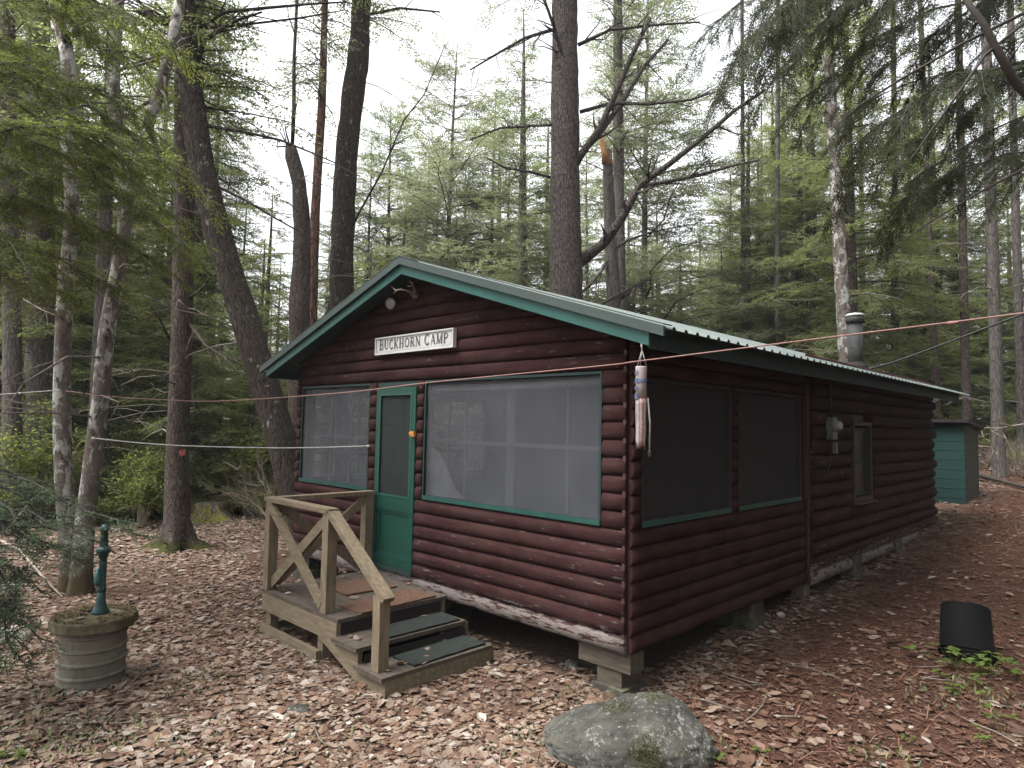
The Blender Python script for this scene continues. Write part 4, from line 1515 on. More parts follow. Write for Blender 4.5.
def bucket():
    c, Z = gp(967, 658)
    o = empty('upturned_pot', c + np.array([0, 0, -.02]), 'black plastic plant pot standing upside down and tilted on the leaves', 'plant pot')
    h, r0, r1 = .44, .205, .165
    Mt = Matrix.Rotation(math.radians(-13), 4, Vector(tuple(-FWD))) @ Matrix.Rotation(math.radians(-19), 4, Vector(tuple(RGT)))
    b = MB(); b.lathe([(r0 - .012, 0), (r0, 0), (r0 - .002, .03), (r0 - .01, .033), (r1 + .012, h - .02), (r1, h), (r1 - .03, h + .004), (0, h)], (0, 0, 0), 36)
    b.bm.transform(Mt); b.build('pot_wall', M['black_plastic'], o)
    for z in (.045, .075):
        b = MB(); rr = r0 - (r0 - r1 - .01) * z / h
        b.lathe([(rr - .008, z - .008), (rr + .004, z - .004), (rr + .004, z + .004), (rr - .008, z + .008)], (0, 0, 0), 36); b.bm.transform(Mt); b.build('rib', M['black_plastic'], o)


bucket()


def boulder(name, px, py, size, label, m, seed, Zoff=0., rz=0., moss=None):
    c, Z = gp(px, py)
    bm = bmesh.new()
    bmesh.ops.create_icosphere(bm, subdivisions=5, radius=1.)
    for v in bm.verts:
        d = v.co.copy()
        n = noise.noise(d * .9 + Vector((seed, 0, 0))) * .30 + noise.noise(d * 2.3 + Vector((0, seed, 0))) * .10 + noise.noise(d * 7 + Vector((0, 0, seed))) * .025
        v.co = d * (1 + n)
        v.co = Vector((v.co.x * size[0], v.co.y * size[1], v.co.z * size[2]))
    for f in bm.faces: f.smooth = True
    b = MB(); b.bm.free(); b.bm = bm
    o = b.build(name, m, None, 0, c + np.array([0, 0, Zoff]))
    o.rotation_euler = (0, 0, rz)
    tag(o, label, 'rock')
    return o


def main_rock():
    c, Z = gp(630, 757)
    bk = unit(np.array([FWD[0], FWD[1], 0.]))
    c = c + bk * .06
    bm = bmesh.new()
    bmesh.ops.create_icosphere(bm, subdivisions=6, radius=1.)
    for v in bm.verts:
        d = v.co.copy()
        x = d.x
        n = noise.noise(d * 1.1 + Vector((3, 0, 0))) * .07 + noise.noise(d * 3.1) * .035 + noise.noise(d * 9) * .018 + noise.noise(d * 22) * .008 - abs(noise.noise(d * 2.4 + Vector((7, 2, 1)))) * .09 - abs(noise.noise(d * 5.2 + Vector((1, 8, 1)))) * .035
        r = 1.05 + n
        # hog-backed stone: blunt and high on the right, long slope away to the left
        q = (abs(d.x) ** 2.6 + abs(d.y) ** 2.6 + abs(d.z) ** 2.6) ** (-1 / 2.6)
        top = .24 + .06 * math.exp(-((x - .45) / .4) ** 2) - .13 * max(0, -x - .1)
        v.co = Vector((d.x * r * .50 * (q * .5 + .5), d.y * r * .33 * (q * .5 + .5), d.z * r * top * .96 * (q * .5 + .5)))
    for f in bm.faces: f.smooth = True
    m = M['rock']
    b = MB(); b.bm.free(); b.bm = bm
    o = b.build('boulder', m, None, 0, c + np.array([0, 0, .03]))
    o.rotation_euler = (0, 0, math.atan2(RGT[1], RGT[0]) - .06)
    tag(o, 'grey lichen-flecked boulder in the leaves at the bottom of the picture', 'rock')
    # moss patches as a fuzzy layer on the stone
    rng = np.random.default_rng(21)
    Q, T = [], []
    o.data.update()
    vs_ = np.array([v.co for v in o.data.vertices]); ns = np.array([v.normal for v in o.data.vertices])
    loc = [(.06, -.30, .08, .10, 2200), (-.08, -.02, .27, .10, 700), (.16, .0, .29, .09, 400)]
    for cx, cy_, cz, R, n in loc:
        dd = np.linalg.norm(vs_ - np.array([cx, cy_, cz]), axis=1)
        i0 = np.argmin(dd)
        dd = np.linalg.norm(vs_ - vs_[i0], axis=1)
        cand = np.where(dd < R)[0]
        pr = np.exp(-(dd[cand] / R) ** 2 * 1.5); pr /= pr.sum()
        ii = rng.choice(cand, n, p=pr)
        p = vs_[ii] + rng.normal(0, .004, (n, 3)); nn = ns[ii]
        dr = unit(nn + rng.normal(0, .6, (n, 3))) * rng.uniform(.004, .011, (n, 1))
        sd_ = unit(np.cross(nn, rng.normal(0, 1, (n, 3)))) * .003
        Q.append(np.stack([p - sd_, p + dr * .5 - sd_, p + dr, p + dr * .5 + sd_], 1))
        T.append(np.array([(.045, .048, .015), (.07, .068, .022), (.035, .038, .013)])[rng.integers(0, 3, n)])
    link('moss', quads_mesh('moss', np.concatenate(Q), [M['litter']], tint=np.concatenate(T)), o)


main_rock()
boulder('pale_stone', 12, 640, (.16, .14, .12), 'pale rounded stone in the leaves at the left edge beside the spruce bough', M['rock_pale'], 5., .0)
boulder('small_stone', 297, 711, (.10, .06, .04), 'small flat lichen-grey stone among leaves in front of the steps', M['rock'], 9., .0, .6)
boulder('crawl_stone', 690 * 0 + 572, 668, (.07, .06, .05), 'small grey stone in the dark under the cabin front near the corner pier', M['rock'], 12.)


def stump():
    c, Z = gp(209, 520)
    o = empty('tree_stump', c, 'low mossy tree stump with spreading roots at the edge of the brush', 'stump')
    b = MB()
    rings = []
    seg = 28
    for z, r in ((-.05, .56), (.04, .46), (.12, .36), (.22, .29), (.30, .27), (.34, .22)):
        ring = []
        for k in range(seg):
            t = 2 * PI * k / seg
            fl = 1 + (.75 * max(0, math.sin(t * 3.5 + 1)) ** 2 * max(0.12, 1 - z / .3)) + .06 * noise.noise(Vector((math.cos(t) * 3, math.sin(t) * 3, z * 5)))
            ring.append(b.bm.verts.new((r * fl * math.cos(t), r * fl * math.sin(t), z + (.05 * noise.noise(Vector((k, 1, 3))) if z > .29 else 0))))
        rings.append(ring)
    for r0, r1 in zip(rings, rings[1:]):
        for k in range(seg):
            b.bm.faces.new((r0[k], r0[(k + 1) % seg], r1[(k + 1) % seg], r1[k])).smooth = True
    b.bm.faces.new(rings[-1])
    b.build('stump_wood', bark('stump_bark', (.09, .075, .06), (.22, .19, .155), (.13, .12, .025), (.52, .6), lsc=3.), o)


stump()


def bare_branch(name, pts, r, label, seed, side=5, m='brush'):
    rng = np.random.default_rng(seed)
    b = MB()
    pts = [np.array(p) for p in pts]
    b.tube(pts, list(np.linspace(r, r * .35, len(pts))), 6)
    for k in range(side):
        i = rng.integers(1, len(pts) - 1)
        t = rng.uniform()
        p = pts[i] * (1 - t) + pts[i + 1 if i + 1 < len(pts) else i] * t
        d = unit(pts[min(i + 1, len(pts) - 1)] - pts[i - 1] + rng.normal(0, .5, 3) * np.linalg.norm(pts[-1] - pts[0]) * .35)
        L = rng.uniform(.2, .6) * np.linalg.norm(pts[-1] - pts[0]) * .4
        q = [p, p + d * L * .5 + np.array([0, 0, .02]), p + d * L + rng.normal(0, .05, 3)]
        for z in q: z[2] = max(z[2], gz(z[0], z[1]) + .01)
        b.tube(q, [r * .5, r * .35, r * .15], 5)
    o = b.build(name, M[m])
    tag(o, label, 'branch', 'fallen branches')
    return o


def gline(pxs, lift, Zs=None):
    out = []
    for i, (px, py) in enumerate(pxs):
        c, _ = gp(px, py)
        out.append(c + np.array([0, 0, lift[i]]))
    return out


bare_branch('fallen_branch', gline([(-30, 560), (20, 572), (45, 590), (62, 600)], [.45, .25, .1, .03]), .022, 'pale bare fallen branch sloping down to the ground by the birch clump', 1)
bare_branch('fallen_branch', gline([(-20, 592), (30, 590), (70, 588)], [.06, .05, .03]), .018, 'bare stick lying level on the leaves left of the birch clump', 2, 3)
bare_branch('fallen_branch', gline([(-25, 575), (10, 545), (30, 532)], [.1, .3, .55]), .013, 'thin pale dead stick rising at the left edge of the picture', 3, 4)
bare_branch('fallen_branch', gline([(975, 480), (1000, 484), (1060, 500)], [.12, .08, .06]), .06, 'dark fallen log lying to the right of the green shed', 4, 3, 'twig_dark')
bare_branch('fallen_branch', gline([(195, 505), (170, 510), (150, 516)], [.1, .08, .04]), .03, 'pale fallen stick beside the mossy stump', 6, 2)


def arch_branch(pts, r, Z, label, seed):
    P = [at(px, py, Z) for px, py in pts]
    bare_branch('fallen_branch', P, r, label, seed, 3)


arch_branch([(1060, 436), (1024, 424), (1000, 428), (978, 428)], .02, 14.5, 'long bare branch reaching level across towards the green shed', 11)
arch_branch([(1012, 470), (1015, 455), (1005, 438), (990, 430)], .02, 14.2, 'arched bare branch hooking down right of the green shed', 12)
arch_branch([(988, 468), (993, 452), (991, 443), (985, 438)], .018, 13.8, 'small curved bare branch standing close to the shed corner', 13)
arch_branch([(975, 446), (990, 447), (1005, 462), (1012, 474)], .016, 13.9, 'bare branch drooping to the fallen log right of the shed', 14)


# ------------------------------------------------------------------ ropes and wires
def line(name, pts, r, m, label, cat, knots=()):
    P = [Vector(tuple(at(*p))) for p in pts]
    out = []
    for i in range(len(P) - 1):
        p0, p1, p2, p3 = P[max(i - 1, 0)], P[i], P[i + 1], P[min(i + 2, len(P) - 1)]
        for k in range(8):
            t = k / 8
            out.append(.5 * ((2 * p1) + (p2 - p0) * t + (2 * p0 - 5 * p1 + 4 * p2 - p3) * t * t + (3 * p1 - p0 - 3 * p2 + p3) * t ** 3))
    out.append(P[-1])
    b = MB(); b.tube(out, r, 6)
    for k in knots:
        c = Vector(tuple(at(*k)))
        b.tube([c - Vector((.03, 0, .0)), c, c + Vector((.03, 0, 0))], [r, r * 2.6, r], 6)
    o = b.build(name, m)
    tag(o, label, cat)
    return o


iz = lambda px: 1 / (.1370 + (px - 68) * .000182)
line('clothesline', [(px, py, iz(px)) for px, py in ((66, 391), (110, 396.5), (167, 400), (223, 401), (340, 393), (430, 382.5), (600, 366), (640, 361), (800, 341), (1024, 313), (1222, 286))], .0042, M['rope_red'], 'long faded red line strung from the birch past the cabin gable', 'rope', [(223, 401, iz(223)), (951, 323, iz(951))])
line('clothesline', [(92, 438, 7.25), (140, 443, 7.2), (190, 446, 7.15), (280, 448, 7.1), (369.5, 446, 7.05)], .006, M['rope_white'], 'white line tied between the leaning birch and the post left of the door', 'rope', [(93, 438.5, 7.22), (368, 446.2, 7.04)])
line('clothesline', [(-200, 404, 7.0), (-60, 398, 7.1), (0, 394.5, 7.2), (62, 390, 7.28)], .006, M['rope_white'], 'white line running from the birch out past the left edge', 'rope', [(20, 393.2, 7.22)])
line('power_cable', [(866, 370, 8.85), (900, 360, 8.8), (960, 338, 8.6), (1024, 314, 8.3), (1150, 272, 7.8), (1300, 215, 7.2)], .013, M['cable'], 'black service cable rising from the cabin eave to the right', 'cable')


# ------------------------------------------------------------------ TREES: generators
Z3 = np.array([0, 0, 1.])


def rot_about(v, ax, ang):
    """Rodrigues, arrays"""
    c, s = np.cos(ang)[:, None], np.sin(ang)[:, None]
    return v * c + np.cross(ax, v) * s + ax * (np.sum(ax * v, 1, keepdims=True)) * (1 - c)


def tubes(P, R, seg=3):
    """P (n,m,3) polylines, R (n,m) radii -> quads"""
    n, m, _ = P.shape
    T = np.gradient(P, axis=1)
    T = unit(T)
    ref = np.where(np.abs(T[..., 2:3]) > .9, np.array([1., 0, 0]), Z3)
    A = unit(np.cross(T, ref))
    B = np.cross(T, A)
    a = np.arange(seg) * 2 * PI / seg
    ring = P[:, :, None, :] + (A[:, :, None, :] * np.cos(a)[None, None, :, None] + B[:, :, None, :] * np.sin(a)[None, None, :, None]) * R[:, :, None, None]
    nx = np.roll(ring, -1, axis=2)
    Q = np.stack([ring[:, :-1], nx[:, :-1], nx[:, 1:], ring[:, 1:]], axis=4)      # n,m-1,seg,3,4
    return np.moveaxis(Q, 4, 3).reshape(-1, 4, 3)


def leaves_on(o, d, L, nrm, rng, spacing, ll, lw, ang=.75, jit=.25):
    """two-ranked leaves along straight twigs"""
    cnt = np.maximum(2, (L / spacing).astype(int))
    idx = np.repeat(np.arange(len(o)), cnt)
    k = np.arange(len(idx)) - np.repeat(np.cumsum(cnt) - cnt, cnt)
    t = (k + .6) / cnt[idx]
    side = np.where(k % 2 == 0, 1., -1.)
    dd, nn = d[idx], nrm[idx]
    s = unit(np.cross(nn, dd))
    a = ang * (1 - .6 * t ** 4)
    v = dd * np.cos(a)[:, None] + s * (side * np.sin(a))[:, None] + rng.normal(0, jit, (len(idx), 3))
    v = unit(v)
    p = o[idx] + dd * (t * L[idx])[:, None]
    ln = ll * rng.uniform(.65, 1.25, len(idx)) * (1 - .35 * t)
    wd = unit(np.cross(v, nn + rng.normal(0, .35, (len(idx), 3)))) * (lw * rng.uniform(.7, 1.2, len(idx)))[:, None] * .5
    m1 = p + v * (ln * .45)[:, None]
    return np.stack([p, m1 - wd, p + v * ln[:, None], m1 + wd], 1)


def laterals(o, d, L, nrm, rng, spacing, ang, ratio, taper=.7, start=.1, droop=.1, jit=.15, minL=.04):
    cnt = np.maximum(1, (L / spacing).astype(int))
    idx = np.repeat(np.arange(len(o)), cnt)
    k = np.arange(len(idx)) - np.repeat(np.cumsum(cnt) - cnt, cnt)
    t = start + (1 - start) * (k + rng.uniform(.2, .8, len(idx))) / cnt[idx]
    side = np.where(k % 2 == 0, 1., -1.)
    dd, nn = d[idx], nrm[idx]
    s = unit(np.cross(nn, dd))
    a = ang + rng.normal(0, .15, len(idx))
    v = dd * np.cos(a)[:, None] + s * (side * np.sin(a))[:, None] + rng.normal(0, jit, (len(idx), 3)) - Z3 * droop
    v = unit(v)
    ln = np.maximum(minL, L[idx] * ratio * (1 - taper * t) * rng.uniform(.6, 1.2, len(idx)))
    n2 = unit(nn + rng.normal(0, .2, (len(idx), 3)))
    n2 = unit(n2 - v * np.sum(n2 * v, 1, keepdims=True))
    return o[idx] + dd * (t * L[idx])[:, None], v, ln, n2


def conifer(H, base, R, seed, whorl=.34, per=4, elev=(.55, -.12), droop=.25, prof=.75, leaf=(.10, .030), twig=.12, lspace=.055, latr=.42, gap=.0, r0=None, dead=14, lean=.25, rad_jit=.35):
    """arrays of a conifer: trunk quads, crown quads, crown wood quads"""
    rng = np.random.default_rng(seed)
    r0 = r0 or (.045 + .0115 * H)
    m = 16
    hz = np.linspace(-.25, H, m)
    bend = np.cumsum(rng.normal(0, .035, (m, 2)), 0) * lean
    bend -= bend[1]
    tp = np.concatenate([bend, hz[:, None]], 1)
    tr = r0 * (1 - np.clip(hz, 0, H) / H) ** .85 + .012
    tr[0] *= 1.5; tr[1] *= 1.18
    TQ = tubes(tp[None], tr[None], 9)
    # branches
    hs = np.arange(base * H, H * .985, whorl)
    hs = np.repeat(hs, per) + rng.uniform(-.5, .5, len(hs) * per) * whorl
    hs = hs[rng.uniform(0, 1, len(hs)) > gap]
    nb = len(hs)
    t = np.clip((hs - base * H) / (H - base * H), 0, .99)
    az = rng.uniform(0, 2 * PI, nb)
    L = R * ((1 - t) ** prof * (.45 + .55 * np.minimum(1, t * 5 + .25))) * (1 + rng.uniform(-rad_jit, rad_jit, nb)) + .12
    e = elev[1] + (elev[0] - elev[1]) * t + rng.normal(0, .1, nb)
    ox = np.interp(hs, hz, tp[:, 0]); oy = np.interp(hs, hz, tp[:, 1])
    dirh = np.stack([np.cos(az), np.sin(az), np.zeros(nb)], 1)
    nseg = 4
    u = np.linspace(0, 1, nseg + 1)
    S = L[:, None] * u[None]
    P = np.stack([ox, oy, hs], 1)[:, None, :] + dirh[:, None, :] * S[..., None]
    P[..., 2] += e[:, None] * S - droop * S ** 2 / np.maximum(L[:, None], .3)
    P[:, 1:, :2] += rng.normal(0, .05, (nb, nseg, 2)) * L[:, None, None] * .6
    WQ = tubes(P, np.linspace(1, .25, nseg + 1)[None] * (.006 + .0065 * L)[:, None], 3)
    # segments of the branches act as stems for the side twigs
    o = P[:, :-1].reshape(-1, 3)
    dv = (P[:, 1:] - P[:, :-1]).reshape(-1, 3)
    sl_ = np.linalg.norm(dv, axis=1)
    d = dv / sl_[:, None]
    nrm = unit(np.cross(np.cross(d, Z3), d) + rng.normal(0, .18, d.shape))
    u_mid = np.tile((u[:-1] + u[1:]) / 2, nb)
    Lb = np.repeat(L, nseg)
    cnt = np.maximum(1, (sl_ / twig).astype(int)) * 2
    cnt[u_mid < .2] //= 3
    idx = np.repeat(np.arange(len(o)), cnt)
    k = np.arange(len(idx)) - np.repeat(np.cumsum(cnt) - cnt, cnt)
    tt = rng.uniform(0, 1, len(idx))
    side = np.where(k % 2 == 0, 1., -1.)
    s = unit(np.cross(nrm[idx], d[idx]))
    a = rng.normal(.95, .18, len(idx))
    v = unit(d[idx] * np.cos(a)[:, None] + s * (side * np.sin(a))[:, None] - Z3 * .12 + rng.normal(0, .14, (len(idx), 3)))
    us = u_mid[idx] + (tt - .5) / nseg
    ln = (latr * Lb[idx] * (1.02 - us) + .10) * rng.uniform(.55, 1.2, len(idx))
    ln = np.minimum(ln, .85)
    lo = o[idx] + d[idx] * (tt * sl_[idx])[:, None]
    LQ = leaves_on(lo, v, ln, nrm[idx], rng, lspace, leaf[0], leaf[1])
    tip = P[:, -2]
    LQ2 = leaves_on(tip, unit(P[:, -1] - P[:, -2]), np.linalg.norm(P[:, -1] - P[:, -2], axis=1) + .08, unit(np.cross(np.cross(unit(P[:, -1] - P[:, -2]), Z3), unit(P[:, -1] - P[:, -2]))), rng, lspace * .8, leaf[0], leaf[1])
    # dead twigs below the crown
    if dead:
        hd = rng.uniform(.08 * H, max(base * H, .2 * H) + .1 * H, dead)
        az = rng.uniform(0, 2 * PI, dead)
        Ld = rng.uniform(.3, 1.5, dead)
        uu = np.linspace(0, 1, 5)
        S = Ld[:, None] * uu
        D = np.stack([np.interp(hd, hz, tp[:, 0]), np.interp(hd, hz, tp[:, 1]), hd], 1)[:, None] + np.stack([np.cos(az), np.sin(az), np.zeros(dead)], 1)[:, None] * S[..., None]
        D[..., 2] += .15 * S - rng.uniform(.1, .4, dead)[:, None] * S ** 2
        D[:, 1:] += rng.normal(0, .03, (dead, 4, 3))
        TQ = np.concatenate([TQ, tubes(D, np.linspace(1, .3, 5)[None] * (.006 + .006 * Ld)[:, None], 3)])
    return TQ, np.concatenate([LQ, LQ2]), WQ


def tree_meshes(nm, bark_m, leaf_m, **kw):
    T, Lq, Wq = conifer(**kw)
    tm = quads_mesh(nm + '_trunk', np.concatenate([T, Wq]), [bark_m], smooth=True)
    cm = quads_mesh(nm + '_crown', Lq, [leaf_m])
    return tm, cm


LIB = {
    'hemlock_a': tree_meshes('hemlock', M['bark_brown'], M['hemlock'], H=15, base=.14, R=3.0, seed=1, whorl=.33, per=4, droop=.32, elev=(.6, .02), prof=.7, leaf=(.105, .034), twig=.078, lspace=.043),
    'hemlock_b': tree_meshes('hemlock', M['bark_grey'], M['hemlock'], H=17, base=.2, R=3.3, seed=2, whorl=.36, per=4, droop=.34, elev=(.5, .05), gap=.08, leaf=(.105, .034), twig=.078, lspace=.043),
    'fir_a': tree_meshes('fir', M['bark_grey'], M['fir'], H=15, base=.14, R=2.2, seed=3, whorl=.32, per=5, droop=.12, elev=(.7, -.1), prof=.85, leaf=(.10, .033), twig=.075, lspace=.042),
    'fir_b': tree_meshes('fir', M['bark_brown'], M['fir'], H=18, base=.3, R=2.4, seed=4, whorl=.36, per=5, droop=.15, elev=(.6, -.15), gap=.1, dead=30, leaf=(.105, .034), twig=.078, lspace=.043),
    'lacy_a': tree_meshes('spruce', M['bark_grey'], M['pine'], H=16, base=.16, R=3.7, seed=5, whorl=.42, per=5, droop=.22, elev=(.7, .1), gap=.12, prof=.6, rad_jit=.55, twig=.07, latr=.48, dead=24, leaf=(.11, .034), lspace=.042, r0=.12),
    'lacy_b': tree_meshes('spruce', M['bark_brown'], M['fir'], H=15, base=.12, R=3.5, seed=6, whorl=.42, per=5, droop=.25, elev=(.6, .05), gap=.14, prof=.6, rad_jit=.55, twig=.07, latr=.48, dead=24, leaf=(.11, .034), lspace=.042, r0=.11),
    'pole_a': tree_meshes('pole', M['bark_grey'], M['hemlock'], H=20, base=.36, R=2.5, seed=7, whorl=.40, per=4, gap=.08, dead=45, droop=.2, leaf=(.105, .034), twig=.078, lspace=.043, r0=.17),
    'pole_b': tree_meshes('pole', M['bark_brown'], M['pine'], H=21, base=.34, R=2.8, seed=8, whorl=.45, per=4, gap=.1, dead=45, droop=.1, elev=(.7, .1), leaf=(.105, .034), twig=.078, lspace=.043, r0=.18),
    'hemlock_low': tree_meshes('bushy_hemlock', M['bark_grey'], M['hemlock'], H=9, base=.03, R=2.6, seed=12, whorl=.26, per=4, droop=.3, elev=(.6, .05), leaf=(.095, .032), twig=.075, lspace=.043, dead=0),
    'young_a': tree_meshes('young', M['bark_brown'], M['hemlock'], H=5, base=.06, R=1.7, seed=9, whorl=.2, per=4, droop=.3, elev=(.7, .1), leaf=(.09, .032), twig=.07, lspace=.045, dead=0),
    'young_b': tree_meshes('young', M['bark_grey'], M['fir'], H=4, base=.05, R=1.2, seed=10, whorl=.19, per=5, droop=.12, elev=(.8, .0), leaf=(.085, .03), twig=.07, lspace=.045, dead=0),
}
LIBH = dict(hemlock_low=9, hemlock_a=15, hemlock_b=17, fir_a=15, fir_b=18, lacy_a=16, lacy_b=15, pole_a=20, pole_b=21, young_a=5, young_b=4)
TREE_PROTO = {}


def plant(kind, px, Z, label, group=None, top=None, H=None, wide=1., rz=None, name='conifer_tree'):
    """one tree of a kind at a sight line and distance; repeats are copies of the first"""
    b = gat(px, Z)
    if top is not None:
        H = at(px, top, Z)[2] - b[2]
    s = (H or LIBH[kind]) / LIBH[kind]
    tm, cm = LIB[kind]
    if kind not in TREE_PROTO:
        t = empty(name, b, label, 'tree', group)
        tr = link('trunk', tm, t)
        cr = link('crown', cm, t)
        TREE_PROTO[kind] = (t, tr, cr)
    else:
        t0, a, c = TREE_PROTO[kind]
        t = t0.copy(); COL.objects.link(t)
        t.name = name
        t['label'] = label
        if group: t['group'] = group
        elif 'group' in t: del t['group']
        t.location = b
        for ch in (a, c):
            k = ch.copy(); COL.objects.link(k); k.parent = t
    t.scale = (s * wide, s * wide, s)
    t.rotation_euler = (random.uniform(-.02, .02), random.uniform(-.02, .02), random.uniform(0, 6.28) if rz is None else rz)
    return t


# trees that stand in the open middle, each in its own place against the sky
CENTRE = [
    ('lacy_a', 440, 24, 30, 1.15, 'tall see-through spruce standing against the white sky left of the big pine'),
    ('lacy_b', 388, 27, 90, 1.2, 'thin lacy evergreen directly above the gable peak'),
    ('lacy_b', 484, 26, 75, 1.2, 'lacy evergreen second to the left of the big pine'),
    ('fir_a', 524, 20, -10, 1.1, 'dense narrow fir close behind the left side of the big pine'),
    ('lacy_a', 418, 36, 130, 1., 'faint far spruce between the gable peak and the tall see-through spruce'),
    ('lacy_a', 640, 23, -60, 1.1, 'pale wispy pine behind the torn snag'),
    ('fir_a', 505, 31, 150, 1.2, 'short dark fir low behind the roof ridge left of the big pine'),
    ('fir_a', 683, 25, 222, .95, 'short dark green fir rising just over the roof right of the snag'),
    ('lacy_b', 655, 31, 235, 1., 'small ragged evergreen over the roof beside the snag'),
    ('lacy_b', 716, 32, 205, .75, 'skinny ragged spruce in the sky gap left of the tall firs'),
    ('fir_a', 757, 26, 128, 1.1, 'broad mid green fir forming the left shoulder of the right woods'),
    ('lacy_a', 738, 36, 150, .9, 'grey green spruce half hidden behind the broad fir shoulder'),
    ('hemlock_a', 800, 22, 40, 1., 'full hemlock just left of the white birch behind the chimney'),
    ('fir_a', 785, 33, 60, 1., 'tall pale fir seen behind the hemlock left of the chimney'),
    ('fir_a', 745, 23, 100, 1.2, 'shaggy fir leaning out at the left edge of the right woods'),
    ('hemlock_a', 775, 27, 70, 1.1, 'wide dull green hemlock between the shaggy fir and the chimney birch'),
    ('fir_b', 818, 28, -20, 1.1, 'very tall fir behind the chimney birch'),
    ('hemlock_b', 700, 40, 262, .9, 'far low hemlock topping the roof line in the sky gap'),
    ('young_a', 612, 22, 262, 1., 'bushy young hemlock just over the roof behind the snag'),
    ('lacy_b', 365, 26, 130, 1.1, 'lacy spruce behind the thick dark trunk above the left eave'),
    ('hemlock_low', 255, 17, 235, 1.1, 'bushy hemlock filling the gap right of the leaning trunk'),
    ('hemlock_a', 262, 21, 180, 1., 'ragged hemlock between the leaning trunk and the broken trunk'),
    ('lacy_b', 322, 34, 215, 1., 'far thin spruce seen between the red stem and the dark trunk'),
    ('fir_a', 232, 27, 170, .7, 'slim fir showing just right of the leaning trunk'),
    ('hemlock_low', 455, 25, 215, 1.2, 'rounded bushy hemlock behind the ridge right of the peak'),
    ('hemlock_low', 505, 23, 225, 1.2, 'rounded bushy hemlock behind the ridge left of the big pine'),
    ('hemlock_low', 400, 24, 205, 1.2, 'rounded bushy hemlock rising straight behind the gable peak'),
    ('hemlock_low', 360, 22, 235, 1.1, 'low bushy hemlock behind the thick dark trunk'),
    ('hemlock_low', 635, 26, 240, 1.2, 'low bushy hemlock at the foot of the snag'),
    ('hemlock_low', 675, 30, 245, 1.2, 'wide low hemlock under the long limbs of the big pine'),
    ('hemlock_low', 722, 27, 240, 1.3, 'wide bushy hemlock at the left foot of the right woods'),
    ('young_a', 345, 19, 262, 1., 'young hemlock behind the left roof slope'),
    ('young_a', 285, 17, 300, 1., 'young hemlock beside the left eave tip'),
    ('young_b', 470, 20, 262, 1., 'young fir just topping the ridge right of the peak'),
    ('young_a', 560, 24, 265, 1.1, 'young hemlock behind the foot of the big pine'),
]
for k, px, Z, top, wd, lab in CENTRE:
    plant(k, px, Z, lab, None, top=top, wide=wd)

_mid = [(345, 34, 165), (405, 38, 175), (432, 33, 140), (462, 40, 150), (498, 36, 120), (545, 34, 110), (588, 32, 140), (630, 36, 165), (662, 38, 190), (700, 42, 215), (728, 33, 170), (765, 38, 90), (805, 36, 60)]
for _k, (px, Z, top) in enumerate(_mid):
    plant(('fir_a', 'hemlock_a', 'lacy_b', 'hemlock_low')[_k % 4], px, Z, 'evergreen in the pale far row seen over the roof ridge', 'evergreens of the far row over the ridge', top=top, wide=1.25 if _k % 4 != 3 else .7)
rr = random.Random(21)
LK = ['hemlock_a', 'hemlock_b', 'fir_a', 'hemlock_a', 'pole_a', 'fir_b']
n = 0
while n < 34:
    px = rr.uniform(-330, 215); Z = rr.uniform(12.5, 38)
    k = rr.choice(LK)
    if px > 150 and k.startswith('hemlock') and Z < 20: continue
    plant(k, px, Z, 'evergreen in the thick woods on the left behind the birch clump', 'evergreens in the left woods', H=LIBH[k] * rr.uniform(.8, 1.25), wide=rr.uniform(.85, 1.1))
    n += 1
n = 0
RK = ['fir_b', 'pole_a', 'hemlock_b', 'pole_b', 'fir_a', 'hemlock_a', 'fir_a']
while n < 34:
    px = rr.uniform(812, 1420); Z = rr.uniform(17.5, 42)
    k = rr.choice(RK)
    plant(k, px, Z, 'evergreen in the thick woods on the right beyond the cabin and shed', 'evergreens in the right woods', H=LIBH[k] * rr.uniform(.85, 1.3), wide=rr.uniform(.8, 1.05))
    n += 1
n = 0
while n < 34:
    px = rr.uniform(-260, 285); Z = rr.uniform(13.5, 30)
    if px > 200: Z = max(Z, 18)
    plant('hemlock_low', px, Z, 'bushy low hemlock filling the left woods behind the clearing', 'bushy hemlocks of the left woods', H=9 * rr.uniform(.55, 1.15) if px < 190 else rr.uniform(4, 5.5))
    n += 1
n = 0
while n < 22:
    px = rr.uniform(760, 1380); Z = rr.uniform(19, 34)
    plant('hemlock_low', px, Z, 'bushy low hemlock filling the right woods beyond the roof', 'bushy hemlocks of the right woods', H=9 * rr.uniform(.8, 1.5))
    n += 1
n = 0
while n < 22:
    px = rr.uniform(-250, 290); Z = rr.uniform(13.5, 24)
    k = rr.choice(['young_a', 'young_a', 'young_b'])
    plant(k, px, Z, 'young evergreen in the undergrowth at the left edge of the clearing', 'young evergreens of the left undergrowth', H=LIBH[k] * rr.uniform(.5, 1.0))
    n += 1
n = 0
while n < 12:
    px = rr.uniform(985, 1300); Z = rr.uniform(17, 26)
    k = rr.choice(['young_a', 'young_b'])
    plant(k, px, Z, 'young evergreen under the tall trees right of the shed', 'young evergreens right of the shed', H=LIBH[k] * rr.uniform(.4, .9))
    n += 1


